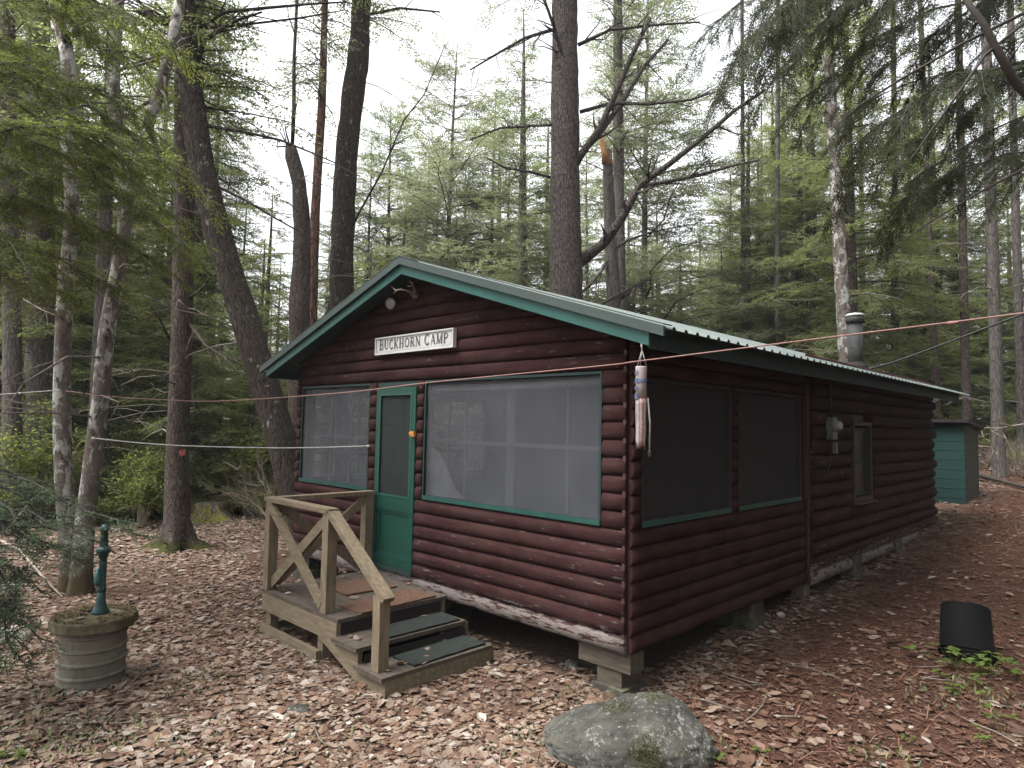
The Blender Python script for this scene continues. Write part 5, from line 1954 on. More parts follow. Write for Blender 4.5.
for wx, wy, k in ((7.5, 1.5, 'hemlock_b'), (10.5, -2.5, 'hemlock_a'), (9.5, 4.5, 'fir_b'), (6.6, 6.5, 'hemlock_a'), (12.5, 1., 'hemlock_b'), (8.5, 9., 'fir_a'), (12, 7, 'hemlock_b'), (6., 11.5, 'hemlock_b'), (13.5, -6, 'hemlock_a'), (9, -7.5, 'fir_b')):
    d = np.array([wx, wy, 0]) - CAM  # unseen trees, added to block light from the right
    Zc = float(d @ FWD)
    t = plant(k, 1100, 20, 'unseen evergreen added right of the clearing to shade the side wall', 'unseen shade evergreens added on the right', H=LIBH[k] * rr.uniform(.9, 1.1))
    t.location = (wx, wy, gz(wx, wy))


def far_woods():
    """the wood far behind, read as one mass"""
    rng = np.random.default_rng(33)
    T, Lq, Wq = conifer(H=16, base=.12, R=2.6, seed=40, whorl=.55, per=4, leaf=(.26, .085), twig=.22, lspace=.13, dead=0, droop=.2)
    T2, L2, W2 = conifer(H=16, base=.3, R=2.4, seed=41, whorl=.55, per=4, leaf=(.26, .085), twig=.22, lspace=.13, dead=0, droop=.12)
    allq, mi = [], []
    for i in range(170):
        px = rng.uniform(-500, 1600)
        Z = rng.uniform(42, 75)
        if 200 < px < 740:
            H = (at(px, rng.uniform(235, 330), Z)[2])
        else:
            H = rng.uniform(15, 24)
        b = gat(px, Z)
        s = H / 16
        a = rng.uniform(0, 6.28)
        Rm = np.array([[math.cos(a), -math.sin(a), 0], [math.sin(a), math.cos(a), 0], [0, 0, 1]])
        A, B_, C_ = (T, Lq, Wq) if rng.uniform() < .6 else (T2, L2, W2)
        for q, k in ((A, 0), (B_, 1), (C_, 0)):
            sc = np.array([max(s, .8), max(s, .8), s])
            allq.append((q * sc) @ Rm.T + b); mi.append(np.full(len(q), k))
    me = quads_mesh('far_woods', np.concatenate(allq), [M['bark_brown'], M['fir']], mi=np.concatenate(mi))
    tag(link('far_woods', me), kind='stuff')


far_woods()


# ------------------------------------------------------------------ trees that can be told apart: surveyed trunks
def at2(px, py, D):
    d = FWD + (px - 512) / F_PX * RGT + (384 - py) / F_PX * UPV
    fh = unit(np.array([FWD[0], FWD[1], 0.]))
    t = D / (d @ fh)
    return CAM + d * t, t


def foliage_boughs(polys, rng, latL=.45, latsp=.07, sub=.07, ll=.03, lw=.009, droop=.15, levels=2, start=.1):
    """needle sprays along given boughs (world polylines)"""
    O, D, L, U = [], [], [], []
    for P in polys:
        P = np.array(P)
        seg = P[1:] - P[:-1]
        sl = np.linalg.norm(seg, axis=1)
        tot = sl.sum(); acc = 0
        for i in range(len(seg)):
            O.append(P[i]); D.append(seg[i] / sl[i]); L.append(sl[i]); U.append((acc + sl[i] / 2) / tot); acc += sl[i]
    O, D, L, U = map(np.array, (O, D, L, U))
    N = unit(np.cross(np.cross(D, Z3), D) + rng.normal(0, .15, D.shape))
    cnt = np.maximum(1, (L / latsp).astype(int))
    cnt[U < start] = 0
    idx = np.repeat(np.arange(len(O)), cnt)
    k = np.arange(len(idx)) - np.repeat(np.cumsum(cnt) - cnt, cnt)
    t = rng.uniform(0, 1, len(idx))
    side = np.where(k % 2 == 0, 1., -1.)
    s = unit(np.cross(N[idx], D[idx]))
    a = rng.normal(.9, .15, len(idx))
    v = unit(D[idx] * np.cos(a)[:, None] + s * (side * np.sin(a))[:, None] - Z3 * droop + rng.normal(0, .13, (len(idx), 3)))
    ln = latL * (1.05 - U[idx] * .5) * rng.uniform(.45, 1.15, len(idx))
    lo = O[idx] + D[idx] * (t * L[idx])[:, None]
    n2 = unit(N[idx] - v * np.sum(N[idx] * v, 1, keepdims=True))
    wood = tubes(np.stack([lo, lo + v * (ln * .5)[:, None] - Z3 * .005, lo + v * ln[:, None] - Z3 * (ln * .06)[:, None]], 1), np.array([[.0022, .0016, .0007]]).repeat(len(lo), 0), 3)
    if levels == 2:
        o2, v2, l2, n3 = laterals(lo, v, ln, n2, rng, sub, .8, .42, droop=droop * .5, start=.08)
        Q = [leaves_on(o2, v2, l2, n3, rng, ll * .42, ll, lw, ang=1.0, jit=.18)]
    else:
        Q = []
    Q.append(leaves_on(lo, v, ln, n2, rng, ll * .45, ll, lw, ang=1.0, jit=.18))
    ends = np.array([p[-1] for p in polys]); dirs = unit(np.array([np.array(p[-1]) - np.array(p[-2]) for p in polys]))
    return np.concatenate(Q), wood


def crown_top(b, hz0, hz1, R, seed, leafm, parent, axis):
    """boughs round the upper stem of a surveyed trunk"""
    rng = np.random.default_rng(seed)
    polys = []
    hh = np.arange(hz0, hz1, .38)
    for h in np.repeat(hh, 3):
        a = rng.uniform(0, 2 * PI); L = R * rng.uniform(.5, 1.1) * (1 - .5 * (h - hz0) / (hz1 - hz0 + .1))
        c = axis(h + rng.uniform(-.2, .2))
        P = [c + np.array([math.cos(a) * L * u, math.sin(a) * L * u, (.25 * u - .3 * u * u) * L]) + rng.normal(0, .04, 3) * u for u in (0, .35, .7, 1)]
        polys.append(P)
    Q, Wd = foliage_boughs(polys, rng, latL=.6, latsp=.055, levels=1, ll=.10, lw=.032)
    P = np.array(polys)
    Wd = np.concatenate([Wd, tubes(P, np.linspace(1, .3, 4)[None].repeat(len(P), 0) * .018, 3)])
    return Q, Wd


def surveyed(name, label, pts, D, barkm, limbs=(), twigs=0, seed=0, flare=.35, up=5., crown=None, leafm=None, jit=.10, cat='tree', group=None, seg=14, broken=False):
    """trunk through image points (px,py,width px) at distance D, grown down into the ground and up past the frame"""
    rng = np.random.default_rng(seed + 100)
    P, Rr = [], []
    for px, py, wpx in pts:
        p, t = at2(px, py, D)
        P.append(p); Rr.append(wpx * .5 * t / F_PX)
    # up beyond the frame
    if not broken and up > 0:
        d = unit(P[0] - P[1])
        P.insert(0, P[0] + d * up); Rr.insert(0, Rr[0] * .45)
    # down to the ground
    g = gz(P[-1][0], P[-1][1])
    if P[-1][2] > g + .05:
        d = (P[-1] - P[-2]); d = d / max(abs(d[2]), 1e-3)
        q = P[-1] + d * min(1., 3.0 / (P[-1][2] - g)) * (P[-1][2] - g)
        q[2] = gz(q[0], q[1])
        P.append(q); Rr.append(Rr[-1] * 1.08)
    base = P[-1].copy(); base[2] = gz(base[0], base[1])
    P[-1] = base.copy(); r_end = Rr[-1]
    # smooth + flare
    P = P[::-1]; Rr = Rr[::-1]
    P = [base + np.array([0, 0, -.2])] + P; Rr = [r_end * (1 + flare * 1.3)] + Rr
    PP, RR = [], []
    for i in range(len(P) - 1):
        p0, p1, p2, p3 = P[max(i - 1, 0)], P[i], P[i + 1], P[min(i + 2, len(P) - 1)]
        n = max(2, int(np.linalg.norm(p2 - p1) / .22))
        for k in range(n):
            t = k / n
            PP.append(.5 * ((2 * p1) + (p2 - p0) * t + (2 * p0 - 5 * p1 + 4 * p2 - p3) * t * t + (3 * p1 - p0 - 3 * p2 + p3) * t ** 3))
            RR.append(Rr[i] * (1 - t) + Rr[i + 1] * t)
    PP.append(P[-1]); RR.append(Rr[-1])
    PP = np.array(PP); RR = np.array(RR)
    h = PP[:, 2] - base[2]
    RR = RR * (1 + flare * np.exp(-np.maximum(h, 0) / .16))
    t_ = empty(name, base, label, cat, group)
    b = MB()
    # trunk with root lobes low down
    rings = []
    for p, r in zip(PP, RR):
        hh = max(0, p[2] - base[2])
        ring = []
        for k in range(seg):
            a = 2 * PI * k / seg
            lob = 1 + flare * .7 * math.exp(-hh / .13) * math.cos(a * 4 + seed)
            nj = 1 + jit * noise.noise(Vector((math.cos(a) * 1.3 + seed, math.sin(a) * 1.3, p[2] * 1.6))) + jit * .5 * noise.noise(Vector((math.cos(a) * 4, math.sin(a) * 4 + seed, p[2] * 5)))
            ring.append(b.bm.verts.new(tuple(p - base + np.array([math.cos(a), math.sin(a), 0]) * r * lob * nj)))
        rings.append(ring)
    for r0, r1 in zip(rings, rings[1:]):
        for k in range(seg):
            b.bm.faces.new((r0[k], r0[(k + 1) % seg], r1[(k + 1) % seg], r1[k])).smooth = True
    b.bm.faces.new(rings[-1])
    b.build('trunk', barkm, t_)
    axis = lambda hh: np.array([np.interp(hh, PP[:, 2], PP[:, 0]), np.interp(hh, PP[:, 2], PP[:, 1]), hh])
    for lpts, depth in limbs:
        # depth: how far the limb tip swings toward (+) the camera
        L = []
        lr = []
        for i, (px, py, wpx) in enumerate(lpts):
            q, tt = at2(px, py, D - depth * i / (len(lpts) - 1))
            L.append(q - base); lr.append(wpx * .5 * tt / F_PX)
        b = MB()
        b.tube(L, lr, 7, jit=.12)
        # side twigs on the limb
        for k in range(int(len(lpts) * 2.2)):
            i = rng.integers(0, len(L) - 1); u = rng.uniform()
            p = L[i] * (1 - u) + L[i + 1] * u
            d = unit(unit(L[i + 1] - L[i]) + rng.normal(0, .6, 3))
            ln = rng.uniform(.25, .9)
            b.tube([p, p + d * ln * .5 + rng.normal(0, .03, 3), p + d * ln + rng.normal(0, .06, 3)], [lr[i] * .4, lr[i] * .28, .003], 4)
        b.build('limb', barkm, t_)
    if twigs:
        b = MB()
        z0, z1 = base[2] + 1.6, PP[-1, 2]
        for k in range(twigs):
            hh = rng.uniform(z0, z1)
            c = axis(hh) - base
            a = rng.uniform(0, 2 * PI); ln = rng.uniform(.3, 1.6)
            d = np.array([math.cos(a), math.sin(a), rng.uniform(-.15, .35)])
            q = [c, c + d * ln * .4 + rng.normal(0, .03, 3), c + d * ln * .75 - Z3 * ln * .08 + rng.normal(0, .05, 3), c + d * ln - Z3 * ln * .2 + rng.normal(0, .05, 3)]
            r = .006 + .006 * ln
            b.tube(q, [r, r * .75, r * .5, r * .25], 4)
            for j in range(2):
                e = unit(d + rng.normal(0, .6, 3)); s0 = q[1 + j]
                b.tube([s0, s0 + e * ln * .25, s0 + e * ln * .4 - Z3 * .04], [r * .45, r * .3, r * .15], 3)
        b.build('dead_branches', M['twig'], t_)
    if crown:
        z0, z1, R = crown
        zt = PP[-1, 2]
        Q, Wd = crown_top(base, base[2] + z0, min(zt, base[2] + z1), R, seed, leafm, t_, axis)
        link('crown', quads_mesh('crown', Q - base, [leafm]), t_)
        link('branches', quads_mesh('branches', Wd - base, [M['twig_dark']]), t_)
    return t_


# the big pine behind the roof, with its long dead limbs
surveyed('pine_tree', 'thick straight dark pine behind the roof with long bare dead limbs', [(565, 0, 25), (565, 100, 28), (565, 200, 30), (566, 290, 33)], 14.2, M['bark_pine'],
         limbs=[([(571, 170, 9), (583, 152, 7.5), (600, 128, 6.5), (615, 95, 6), (632, 55, 5), (650, 18, 4)], .8),
                ([(580, 262, 12), (604, 243, 10), (622, 218, 8.5), (640, 185, 7), (668, 165, 6), (700, 140, 5), (735, 110, 4), (765, 90, 3)], 1.6),
                ([(640, 186, 5), (665, 182, 4), (700, 175, 3.5), (735, 165, 2.5), (760, 160, 2)], 1.8),
                ([(575, 160, 7), (598, 135, 6), (620, 105, 5), (645, 65, 4), (668, 40, 2.5)], -1.2),
                ([(580, 112, 4), (610, 103, 3.5), (650, 104, 3), (690, 100, 2.5), (715, 92, 1.5)], 1.),
                ([(563, 72, 5), (562, 55, 4), (555, 30, 3.5), (548, 10, 3), (540, -10, 2)], .9),
                ([(555, 125, 3), (530, 126, 2.5), (500, 128, 2), (470, 140, 1.5)], .6),
                ([(553, 178, 3), (530, 172, 2.5), (505, 168, 2), (487, 158, 1.5)], .8),
                ([(552, 30, 4), (525, 38, 3), (500, 52, 2.5), (470, 70, 1.5)], .5),
                ([(578, 45, 4), (610, 30, 3), (655, 25, 2.5), (700, 22, 1.5)], .8)], twigs=36, seed=1, crown=(12., 16.5, 2.6), leafm=M['pine'], flare=.2)
# the leaning maple and its neighbours
surveyed('maple_tree', 'dark furrowed tree leaning from the upper left down to the landing rail', [(186, 20, 20), (190, 85, 23), (203, 170, 25), (220, 240, 27), (245, 320, 29), (268, 395, 30), (290, 470, 33)], 9.6, M['bark_maple'],
         limbs=[([(196, 30, 4), (225, 12, 3.5), (265, 8, 3), (310, 4, 2.2), (345, 2, 1.5)], .5), ([(196, 62, 6), (205, 40, 4.5), (232, 22, 3.5), (262, 12, 2)], .4),
                ([(207, 126, 3.5), (240, 131, 3), (280, 140, 2.5), (310, 152, 1.8), (340, 165, 1.2)], .3), ([(216, 186, 3), (245, 200, 2.5), (275, 218, 2), (300, 232, 1.2)], .4), ([(205, 28, 3), (250, 24, 2.5), (300, 18, 2), (345, 10, 1)], -.4)], twigs=22, seed=2, crown=(6.5, 11, 1.9), leafm=M['hemlock'], flare=.15)
surveyed('spruce_tree', 'straight brown spruce with mossy spreading roots and a red blaze', [(184, 0, 16), (184, 110, 18), (184, 200, 19), (182, 330, 20), (178, 440, 21), (177, 520, 23), (178, 546, 23)], 10.1, M['bark_brown'],
         limbs=[([(178, 25, 9), (165, 22, 8), (152, 18, 6), (136, 11, 4)], .5), ([(187, 320, 3.5), (205, 345, 3), (225, 358, 2.5), (240, 375, 1.5)], .8), ([(186, 300, 3), (200, 290, 2.4), (210, 278, 1.5)], .5), ([(170, 340, 2.5), (160, 320, 2), (150, 305, 1.2)], .6)], twigs=40, seed=3, crown=(7., 12, 1.8), leafm=M['hemlock'], flare=1.05)
# the birch clump beside the well
surveyed('birch_tree', 'pale mottled birch standing upright, left stem of the clump behind the pump', [(52, 0, 12), (64, 40, 12.5), (69, 75, 13), (68, 150, 12), (72, 215, 13), (64, 300, 13.5), (62, 400, 15), (64, 480, 16), (69, 545, 18), (70, 590, 19)], 7.55, M['bark_birch'], twigs=14, seed=4, flare=.2, limbs=[([(70, 35, 5), (85, 25, 4), (105, 12, 3), (125, 0, 2)], .3), ([(73, 100, 3), (95, 102, 2.5), (120, 104, 1.8)], .3)])
surveyed('birch_tree', 'mottled birch leaning right and forking high up, right stem of the clump behind the pump', [(118, 0, 11), (114, 60, 11.5), (114, 110, 12), (125, 165, 13), (124, 235, 13), (108, 325, 14), (100, 400, 15), (92, 470, 17), (83, 545, 19), (81, 592, 21)], 7.45, M['bark_birch'], seed=5, flare=.2, twigs=12,
         limbs=[([(182, -12, 10), (172, 40, 10), (160, 90, 11), (150, 118, 11), (146, 132, 10)], -.1), ([(117, 70, 3), (150, 62, 2.5), (180, 52, 2)], .2)])
surveyed('spruce_tree', 'broad grey trunk at the left edge behind the birch clump', [(38, 0, 20), (40, 200, 23), (41, 330, 26), (42, 450, 28), (42, 500, 30)], 13.5, M['bark_grey'], twigs=24, seed=6, crown=(6, 13, 2.2), leafm=M['hemlock'])
surveyed('spruce_tree', 'slim grey trunk at the extreme left edge of the picture', [(8, 0, 12), (10, 200, 14), (12, 330, 16), (12, 450, 17), (12, 500, 18)], 12.0, M['bark_grey'], twigs=20, seed=7, crown=(6, 11, 2.), leafm=M['hemlock'])
# the tree the red line is tied to, just outside the right edge
surveyed('pine_tree', 'straight trunk just beyond the right edge that holds the end of the red line', [(1232, -200, 62), (1232, 100, 70), (1232, 400, 76), (1232, 700, 84)], 2.85, M['bark_pine'], seed=31, up=7, flare=.2)
# behind the left roof slope
surveyed('broken_tree', 'dark dead trunk snapped off above with a thin stem rising from its top', [(291, 148, 11), (293, 160, 15), (299, 185, 15), (302, 240, 16), (300, 300, 20), (300, 330, 22)], 12.5, M['bark_brown'], seed=8, broken=True, jit=.22, flare=.2,
         limbs=[([(292, 152, 4), (294, 110, 4), (294, 60, 3.5), (297, 0, 3), (298, -60, 2)], .0), ([(292, 150, 5), (288, 146, 4), (286, 143, 2)], .1)], twigs=12)
surveyed('pine_tree', 'thin straight reddish pine stem right of the broken trunk', [(325, 0, 6.5), (322, 100, 8), (316, 200, 9), (312, 300, 11), (311, 340, 12)], 13.2, M['bark_red'], seed=9, twigs=26, flare=.15, crown=(8.5, 12, 1.3), leafm=M['pine'])
surveyed('maple_tree', 'thick dark furrowed trunk rising from behind the left roof slope', [(362, 0, 18), (358, 60, 21), (349, 130, 22), (344, 200, 22), (341, 290, 24)], 13.8, M['bark_maple'], seed=10, twigs=24, flare=.15, jit=.16,
         limbs=[([(345, 245, 2.5), (358, 215, 2.2), (382, 172, 1.9), (404, 120, 1.6), (424, 95, 1.2), (445, 45, .8)], .7), ([(336, 285, 4), (330, 305, 4.5), (325, 335, 5)], .0), ([(366, 15, 3), (400, 8, 2.5), (440, 12, 1.5)], .6)], crown=(10.5, 14, 2.), leafm=M['hemlock'])
surveyed('snag', 'grey dead tree snapped off with bright torn wood at its top, behind the big pine', [(607, 150, 9), (609, 200, 11), (612, 260, 12.5), (614, 310, 14)], 15.8, M['bark_grey'], seed=11, broken=True, jit=.2, twigs=34, flare=.15, cat='dead tree',
         limbs=[([(619, 300, 4), (650, 278, 3.5), (590, 310, 3)], .3), ([(612, 255, 4), (596, 278, 3.5), (575, 300, 3)], .3), ([(614, 250, 3.5), (628, 240, 3), (652, 232, 2)], .5)])
_s = [o for o in COL.objects if o.name.startswith('snag')][0]
_b = np.array(_s.location)
b = MB()
b.tube([at2(606, 163, 15.75)[0] - _b, at2(604.5, 152, 15.75)[0] - _b, at2(602, 141, 15.75)[0] - _b, at2(600, 133, 15.75)[0] - _b], [.11, .085, .06, .006], 5, jit=.5)
b.tube([at2(609, 165, 15.75)[0] - _b, at2(609.5, 156, 15.75)[0] - _b, at2(611, 148, 15.75)[0] - _b], [.10, .05, .005], 5, jit=.5)
b.build('torn_top', M['torn_wood'], _s)
surveyed('pine_tree', 'pale tall trunk standing close behind the torn snag', [(618, 0, 9), (618, 100, 10), (619, 200, 11), (620, 300, 12)], 18.5, M['bark_grey'], seed=12, twigs=30, crown=(9.5, 17, 2.6), leafm=M['pine'], flare=.1)
surveyed('birch_tree', 'straight whitish birch trunk directly behind the chimney pipe', [(826, 0, 9.5), (831, 100, 10.5), (836, 180, 11.5), (840, 260, 12.5), (845, 340, 13.5)], 15.5, M['bark_birch'], seed=13, twigs=26, flare=.1, crown=(10, 14, 1.8), leafm=M['hemlock'])
for i, (px0, px1, wd, D, lab, bm_) in enumerate([
        (958, 967, 8, 17, 'dark slim trunk right of the chimney in the right woods', 'bark_brown'),
        (985, 998, 11, 15.5, 'grey trunk at the right edge behind the bare branches', 'bark_grey'),
        (1010, 1022, 8, 19, 'slim grey trunk at the extreme right edge', 'bark_grey'),
        (778, 777, 5, 21, 'thin pale stem left of the chimney birch', 'bark_grey'),
        (742, 744, 4.5, 23, 'thin grey stem at the left side of the right woods', 'bark_grey'),
        (920, 938, 6, 20, 'slim brown trunk above the shed', 'bark_brown'),
        (893, 897, 6, 22, 'slim dark trunk right of the chimney pipe above the eave', 'bark_brown')]):
    surveyed('conifer_tree', lab, [(px0, 0, wd * .75), (px0 * .6 + px1 * .4, 180, wd * .88), (px1, 430, wd * 1.05)], D, M[bm_], seed=20 + i, twigs=34, flare=.15)


# ------------------------------------------------------------------ near boughs reaching into the picture from trees just outside it
def near_tree(name, label, tpx, D, height, trunk_r, boughs, leafm, seed, latL, ll, lw, droop, barkm, latsp=.022, extra=(), start=.3, nsec=9, secL=.8, hang=.25):
    rng = np.random.default_rng(seed)
    base = gat(tpx, D)
    t_ = empty(name, base, label, 'tree')
    b = MB()
    hs = np.linspace(-.2, height, 12)
    b.tube([(rng.normal(0, .015), rng.normal(0, .015), h) for h in hs], [trunk_r * (1 - .75 * max(h, 0) / height) * (1.3 if h < .1 else 1) for h in hs], 12, jit=.1)
    b.build('trunk', barkm, t_)
    polys = []
    for pts in boughs:
        # pts: (px, py, Z) from the outer end back; the bough itself springs from the trunk
        P = [at(*p) for p in pts]
        s0 = base + np.array([0, 0, max(.3, min(height - .2, P[0][2] - base[2] + .25))])
        P = [s0] + P
        Q = []
        for i in range(len(P) - 1):
            p0, p1, p2, p3 = P[max(i - 1, 0)], P[i], P[i + 1], P[min(i + 2, len(P) - 1)]
            for k in range(4):
                u = k / 4
                Q.append(.5 * ((2 * p1) + (p2 - p0) * u + (2 * p0 - 5 * p1 + 4 * p2 - p3) * u * u + (3 * p1 - p0 - 3 * p2 + p3) * u ** 3) + rng.normal(0, .012, 3))
        Q.append(P[-1])
        polys.append(Q)
    sec = []
    for Q in polys:
        Q = np.array(Q)
        nq = len(Q)
        for k in range(nsec):
            i = int(nq * (start + .03 + (.94 - start) * (k + rng.uniform(0, .8)) / nsec))
            i = min(i, nq - 2)
            d = unit(Q[i + 1] - Q[i - 1])
            sd_ = unit(np.cross(Z3, d)) * (1 if k % 2 else -1)
            v = unit(d * rng.uniform(.5, .9) + sd_ * rng.uniform(.5, .95) + Z3 * rng.normal(.0, .15))
            ln = secL * rng.uniform(.55, 1.15) * (1.1 - .5 * i / nq)
            sec.append([Q[i] + v * ln * u - Z3 * (hang * ln * u * u) + rng.normal(0, .015, 3) * u for u in (0, .25, .5, .75, 1.)])
    b = MB()
    for Q in polys:
        b.tube([q - base for q in Q], np.linspace(.016, .003, len(Q)), 5)
    for Q in sec:
        b.tube([q - base for q in Q], np.linspace(.006, .0015, len(Q)), 4)
    for pts, r in extra:
        b.tube([at(*p) - base for p in pts], r, 8, jit=.15)
    b.build('branches', M['twig_dark'], t_)
    Lq, Wd = foliage_boughs(polys, rng, latL=latL, latsp=latsp, ll=ll, lw=lw, droop=droop, start=start)
    Lq2, Wd2 = foliage_boughs(sec, rng, latL=latL * .95, latsp=latsp, ll=ll, lw=lw, droop=droop, start=.0)
    Lq = np.concatenate([Lq, Lq2]); Wd = np.concatenate([Wd, Wd2])
    link('crown', quads_mesh('crown', Lq - base, [leafm]), t_)
    link('twigs', quads_mesh('twigs', Wd - base, [M['twig_dark']]), t_)
    return t_


rb = random.Random(5)
lb = []
for tip in [(150, 40), (95, 15), (60, 70), (135, 110), (165, 165), (120, 175), (90, 230), (55, 150), (150, 150), (25, 110), (110, 285), (60, 290), (20, 250), (150, 260), (10, 40), (45, 200), (130, 60), (30, 180), (190, 250), (80, 125), (170, 215), (140, 20), (40, 265)]:
    Z = rb.uniform(5.0, 6.9)
    y0 = tip[1] - rb.uniform(20, 90)
    x1 = tip[0] - rb.uniform(120, 190)
    lb.append([(x1, y0, Z), ((x1 + tip[0]) / 2, (y0 + tip[1]) / 2 - 14, Z - .1), (tip[0], tip[1], Z - rb.uniform(0, .4))])
near_tree('hemlock_tree', 'hemlock at the upper left whose green boughs hang in front of the birches', -250, 6.4, 9.5, .2, lb, M['near_hemlock'], 61, .27, .040, .0105, .16, M['bark_brown'], latsp=.017)
rbw = []
for tip in [(745, 40), (772, 75), (705, 28), (800, 100), (735, 55), (842, 115), (905, 150), (868, 20), (925, 190), (960, 120), (1000, 50), (1015, 170), (890, 205), (870, 75), (785, 15), (820, 30), (930, 50), (855, 145), (760, 5), (905, 185)]:
    Z = rb.uniform(5.2, 7.2)
    y0 = tip[1] - rb.uniform(40, 110)
    x1 = tip[0] + rb.uniform(130, 210)
    rbw.append([(x1, y0, Z), ((x1 + tip[0]) / 2, (y0 + tip[1]) / 2 - 16, Z), (tip[0], tip[1], Z + rb.uniform(-.3, .3))])
near_tree('hemlock_tree', 'hemlock at the upper right whose boughs, darkened as if backlit, hang down over the picture', 1270, 5.6, 9.5, .22, rbw, M['backlit_hemlock'], 62, .24, .038, .0085, .5, M['bark_brown'], latsp=.014, hang=.7,
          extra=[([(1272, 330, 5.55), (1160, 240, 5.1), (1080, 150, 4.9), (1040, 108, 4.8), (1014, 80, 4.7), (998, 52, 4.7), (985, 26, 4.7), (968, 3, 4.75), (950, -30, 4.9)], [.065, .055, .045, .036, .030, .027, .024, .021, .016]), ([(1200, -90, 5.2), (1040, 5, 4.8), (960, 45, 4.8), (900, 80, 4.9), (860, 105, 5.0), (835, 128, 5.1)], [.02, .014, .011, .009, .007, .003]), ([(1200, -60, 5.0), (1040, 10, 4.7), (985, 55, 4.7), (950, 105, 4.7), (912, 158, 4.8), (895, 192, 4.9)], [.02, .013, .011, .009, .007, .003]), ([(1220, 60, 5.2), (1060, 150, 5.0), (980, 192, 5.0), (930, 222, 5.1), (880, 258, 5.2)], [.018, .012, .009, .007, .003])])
sb = []
for pts in [[(-60, 470, 4.6), (10, 490, 4.6), (70, 506, 4.4), (142, 536, 4.3)], [(-70, 480, 4.3), (0, 505, 4.3), (50, 520, 4.3), (90, 540, 4.2)], [(-60, 540, 4.0), (-10, 560, 4.0), (10, 592, 4.0), (22, 628, 3.9)], [(-80, 520, 4.2), (-20, 545, 4.2), (10, 572, 4.1), (14, 602, 4.1)],
            [(-80, 450, 4.5), (-20, 462, 4.5), (20, 478, 4.5), (62, 500, 4.4)], [(-80, 560, 3.9), (-30, 590, 3.9), (0, 620, 3.9), (15, 660, 3.85)], [(-80, 500, 4.4), (-10, 520, 4.4), (40, 540, 4.4), (85, 560, 4.4)], [(-90, 470, 4.2), (-40, 490, 4.2), (0, 520, 4.2), (28, 545, 4.2)]]:
    sb.append(pts)
near_tree('spruce_sapling', 'young blue-green spruce whose boughs reach in low at the left edge by the well', -230, 4.6, 2.6, .05, sb, M['spruce_blue'], 63, .15, .026, .009, .06, M['bark_brown'], latsp=.016, start=.05, nsec=12, secL=.34, hang=.1)


# ------------------------------------------------------------------ undergrowth
def shrub_mesh(seed, H, R, n, leaf, lw, stems):
    rng = np.random.default_rng(seed)
    P = []
    for i in range(stems):
        a = rng.uniform(0, 2 * PI); r = R * rng.uniform(.15, 1); h = H * rng.uniform(.5, 1)
        P.append([(.05 * math.cos(a), .05 * math.sin(a), -.05), (r * .35 * math.cos(a), r * .35 * math.sin(a), h * .5), (r * .75 * math.cos(a + .2), r * .75 * math.sin(a + .2), h * .85), (r * math.cos(a + .3), r * math.sin(a + .3), h)])
    P = np.array(P)
    Wd = tubes(P, np.array([[.009, .007, .005, .002]]).repeat(stems, 0), 3)
    i = rng.integers(0, stems, n); u = rng.uniform(.9, 2.99, n); j = u.astype(int); f = (u - j)[:, None]
    c = P[i, j] * (1 - f) + P[i, np.minimum(j + 1, 3)] * f + rng.normal(0, .10, (n, 3)) * np.array([1, 1, .6])
    c[:, 2] = np.maximum(c[:, 2], .03)
    d = unit(np.stack([rng.normal(0, 1, n), rng.normal(0, 1, n), rng.normal(-.1, .35, n)], 1)) * (leaf * rng.uniform(.6, 1.3, n))[:, None]
    s = unit(np.cross(d, Z3 + rng.normal(0, .4, (n, 3)))) * (lw * rng.uniform(.7, 1.2, n))[:, None] * .5
    return quads_mesh('shrub_stems', Wd, [M['brush']]), quads_mesh('shrub_leaves', np.stack([c, c + d * .5 - s, c + d, c + d * .5 + s], 1), [M['shrub']])


SHR = [shrub_mesh(70 + i, h, r, n, .07, .035, st) for i, (h, r, n, st) in enumerate([(1.3, .8, 2600, 16), (.8, .9, 2400, 18), (1.7, .7, 2200, 14), (.45, .8, 2200, 20)])]


def brush_mesh(seed, H, R, n):
    rng = np.random.default_rng(seed)
    P = []
    for i in range(n):
        a = rng.uniform(0, 2 * PI); b_ = a + rng.normal(0, .7); r0 = R * .5 * rng.uniform(); L = rng.uniform(.5, 1.) * H
        o = np.array([r0 * math.cos(b_), r0 * math.sin(b_), -.03])
        lean = rng.uniform(.2, 1.2)
        d = np.array([math.cos(a) * lean, math.sin(a) * lean, 1.])
        P.append([o + d * L * u * (1 - .12 * u) - Z3 * (u ** 2.2) * L * lean * .45 + rng.normal(0, .03, 3) * u for u in (0, .25, .5, .75, 1.)])
    P = np.array(P)
    Q = [tubes(P, np.array([[.009, .0075, .006, .004, .002]]).repeat(n, 0), 3)]
    S = []
    for i in range(n * 4):
        k = rng.integers(0, n); j = rng.integers(1, 4); o = P[k, j]
        d = unit(P[k, j + 1] - P[k, j] + rng.normal(0, .12, 3)) * rng.uniform(.15, .5) + rng.normal(0, .08, 3)
        S.append([o, o + d * .5 + rng.normal(0, .015, 3), o + d])
    Q.append(tubes(np.array(S), np.array([[.004, .003, .0012]]).repeat(len(S), 0), 3))
    return quads_mesh('bare_stems', np.concatenate(Q), [M['brush']])


BR = [brush_mesh(80 + i, h, r, n) for i, (h, r, n) in enumerate([(1.6, 1., 26), (1.2, 1.2, 30)])]
_first = {}


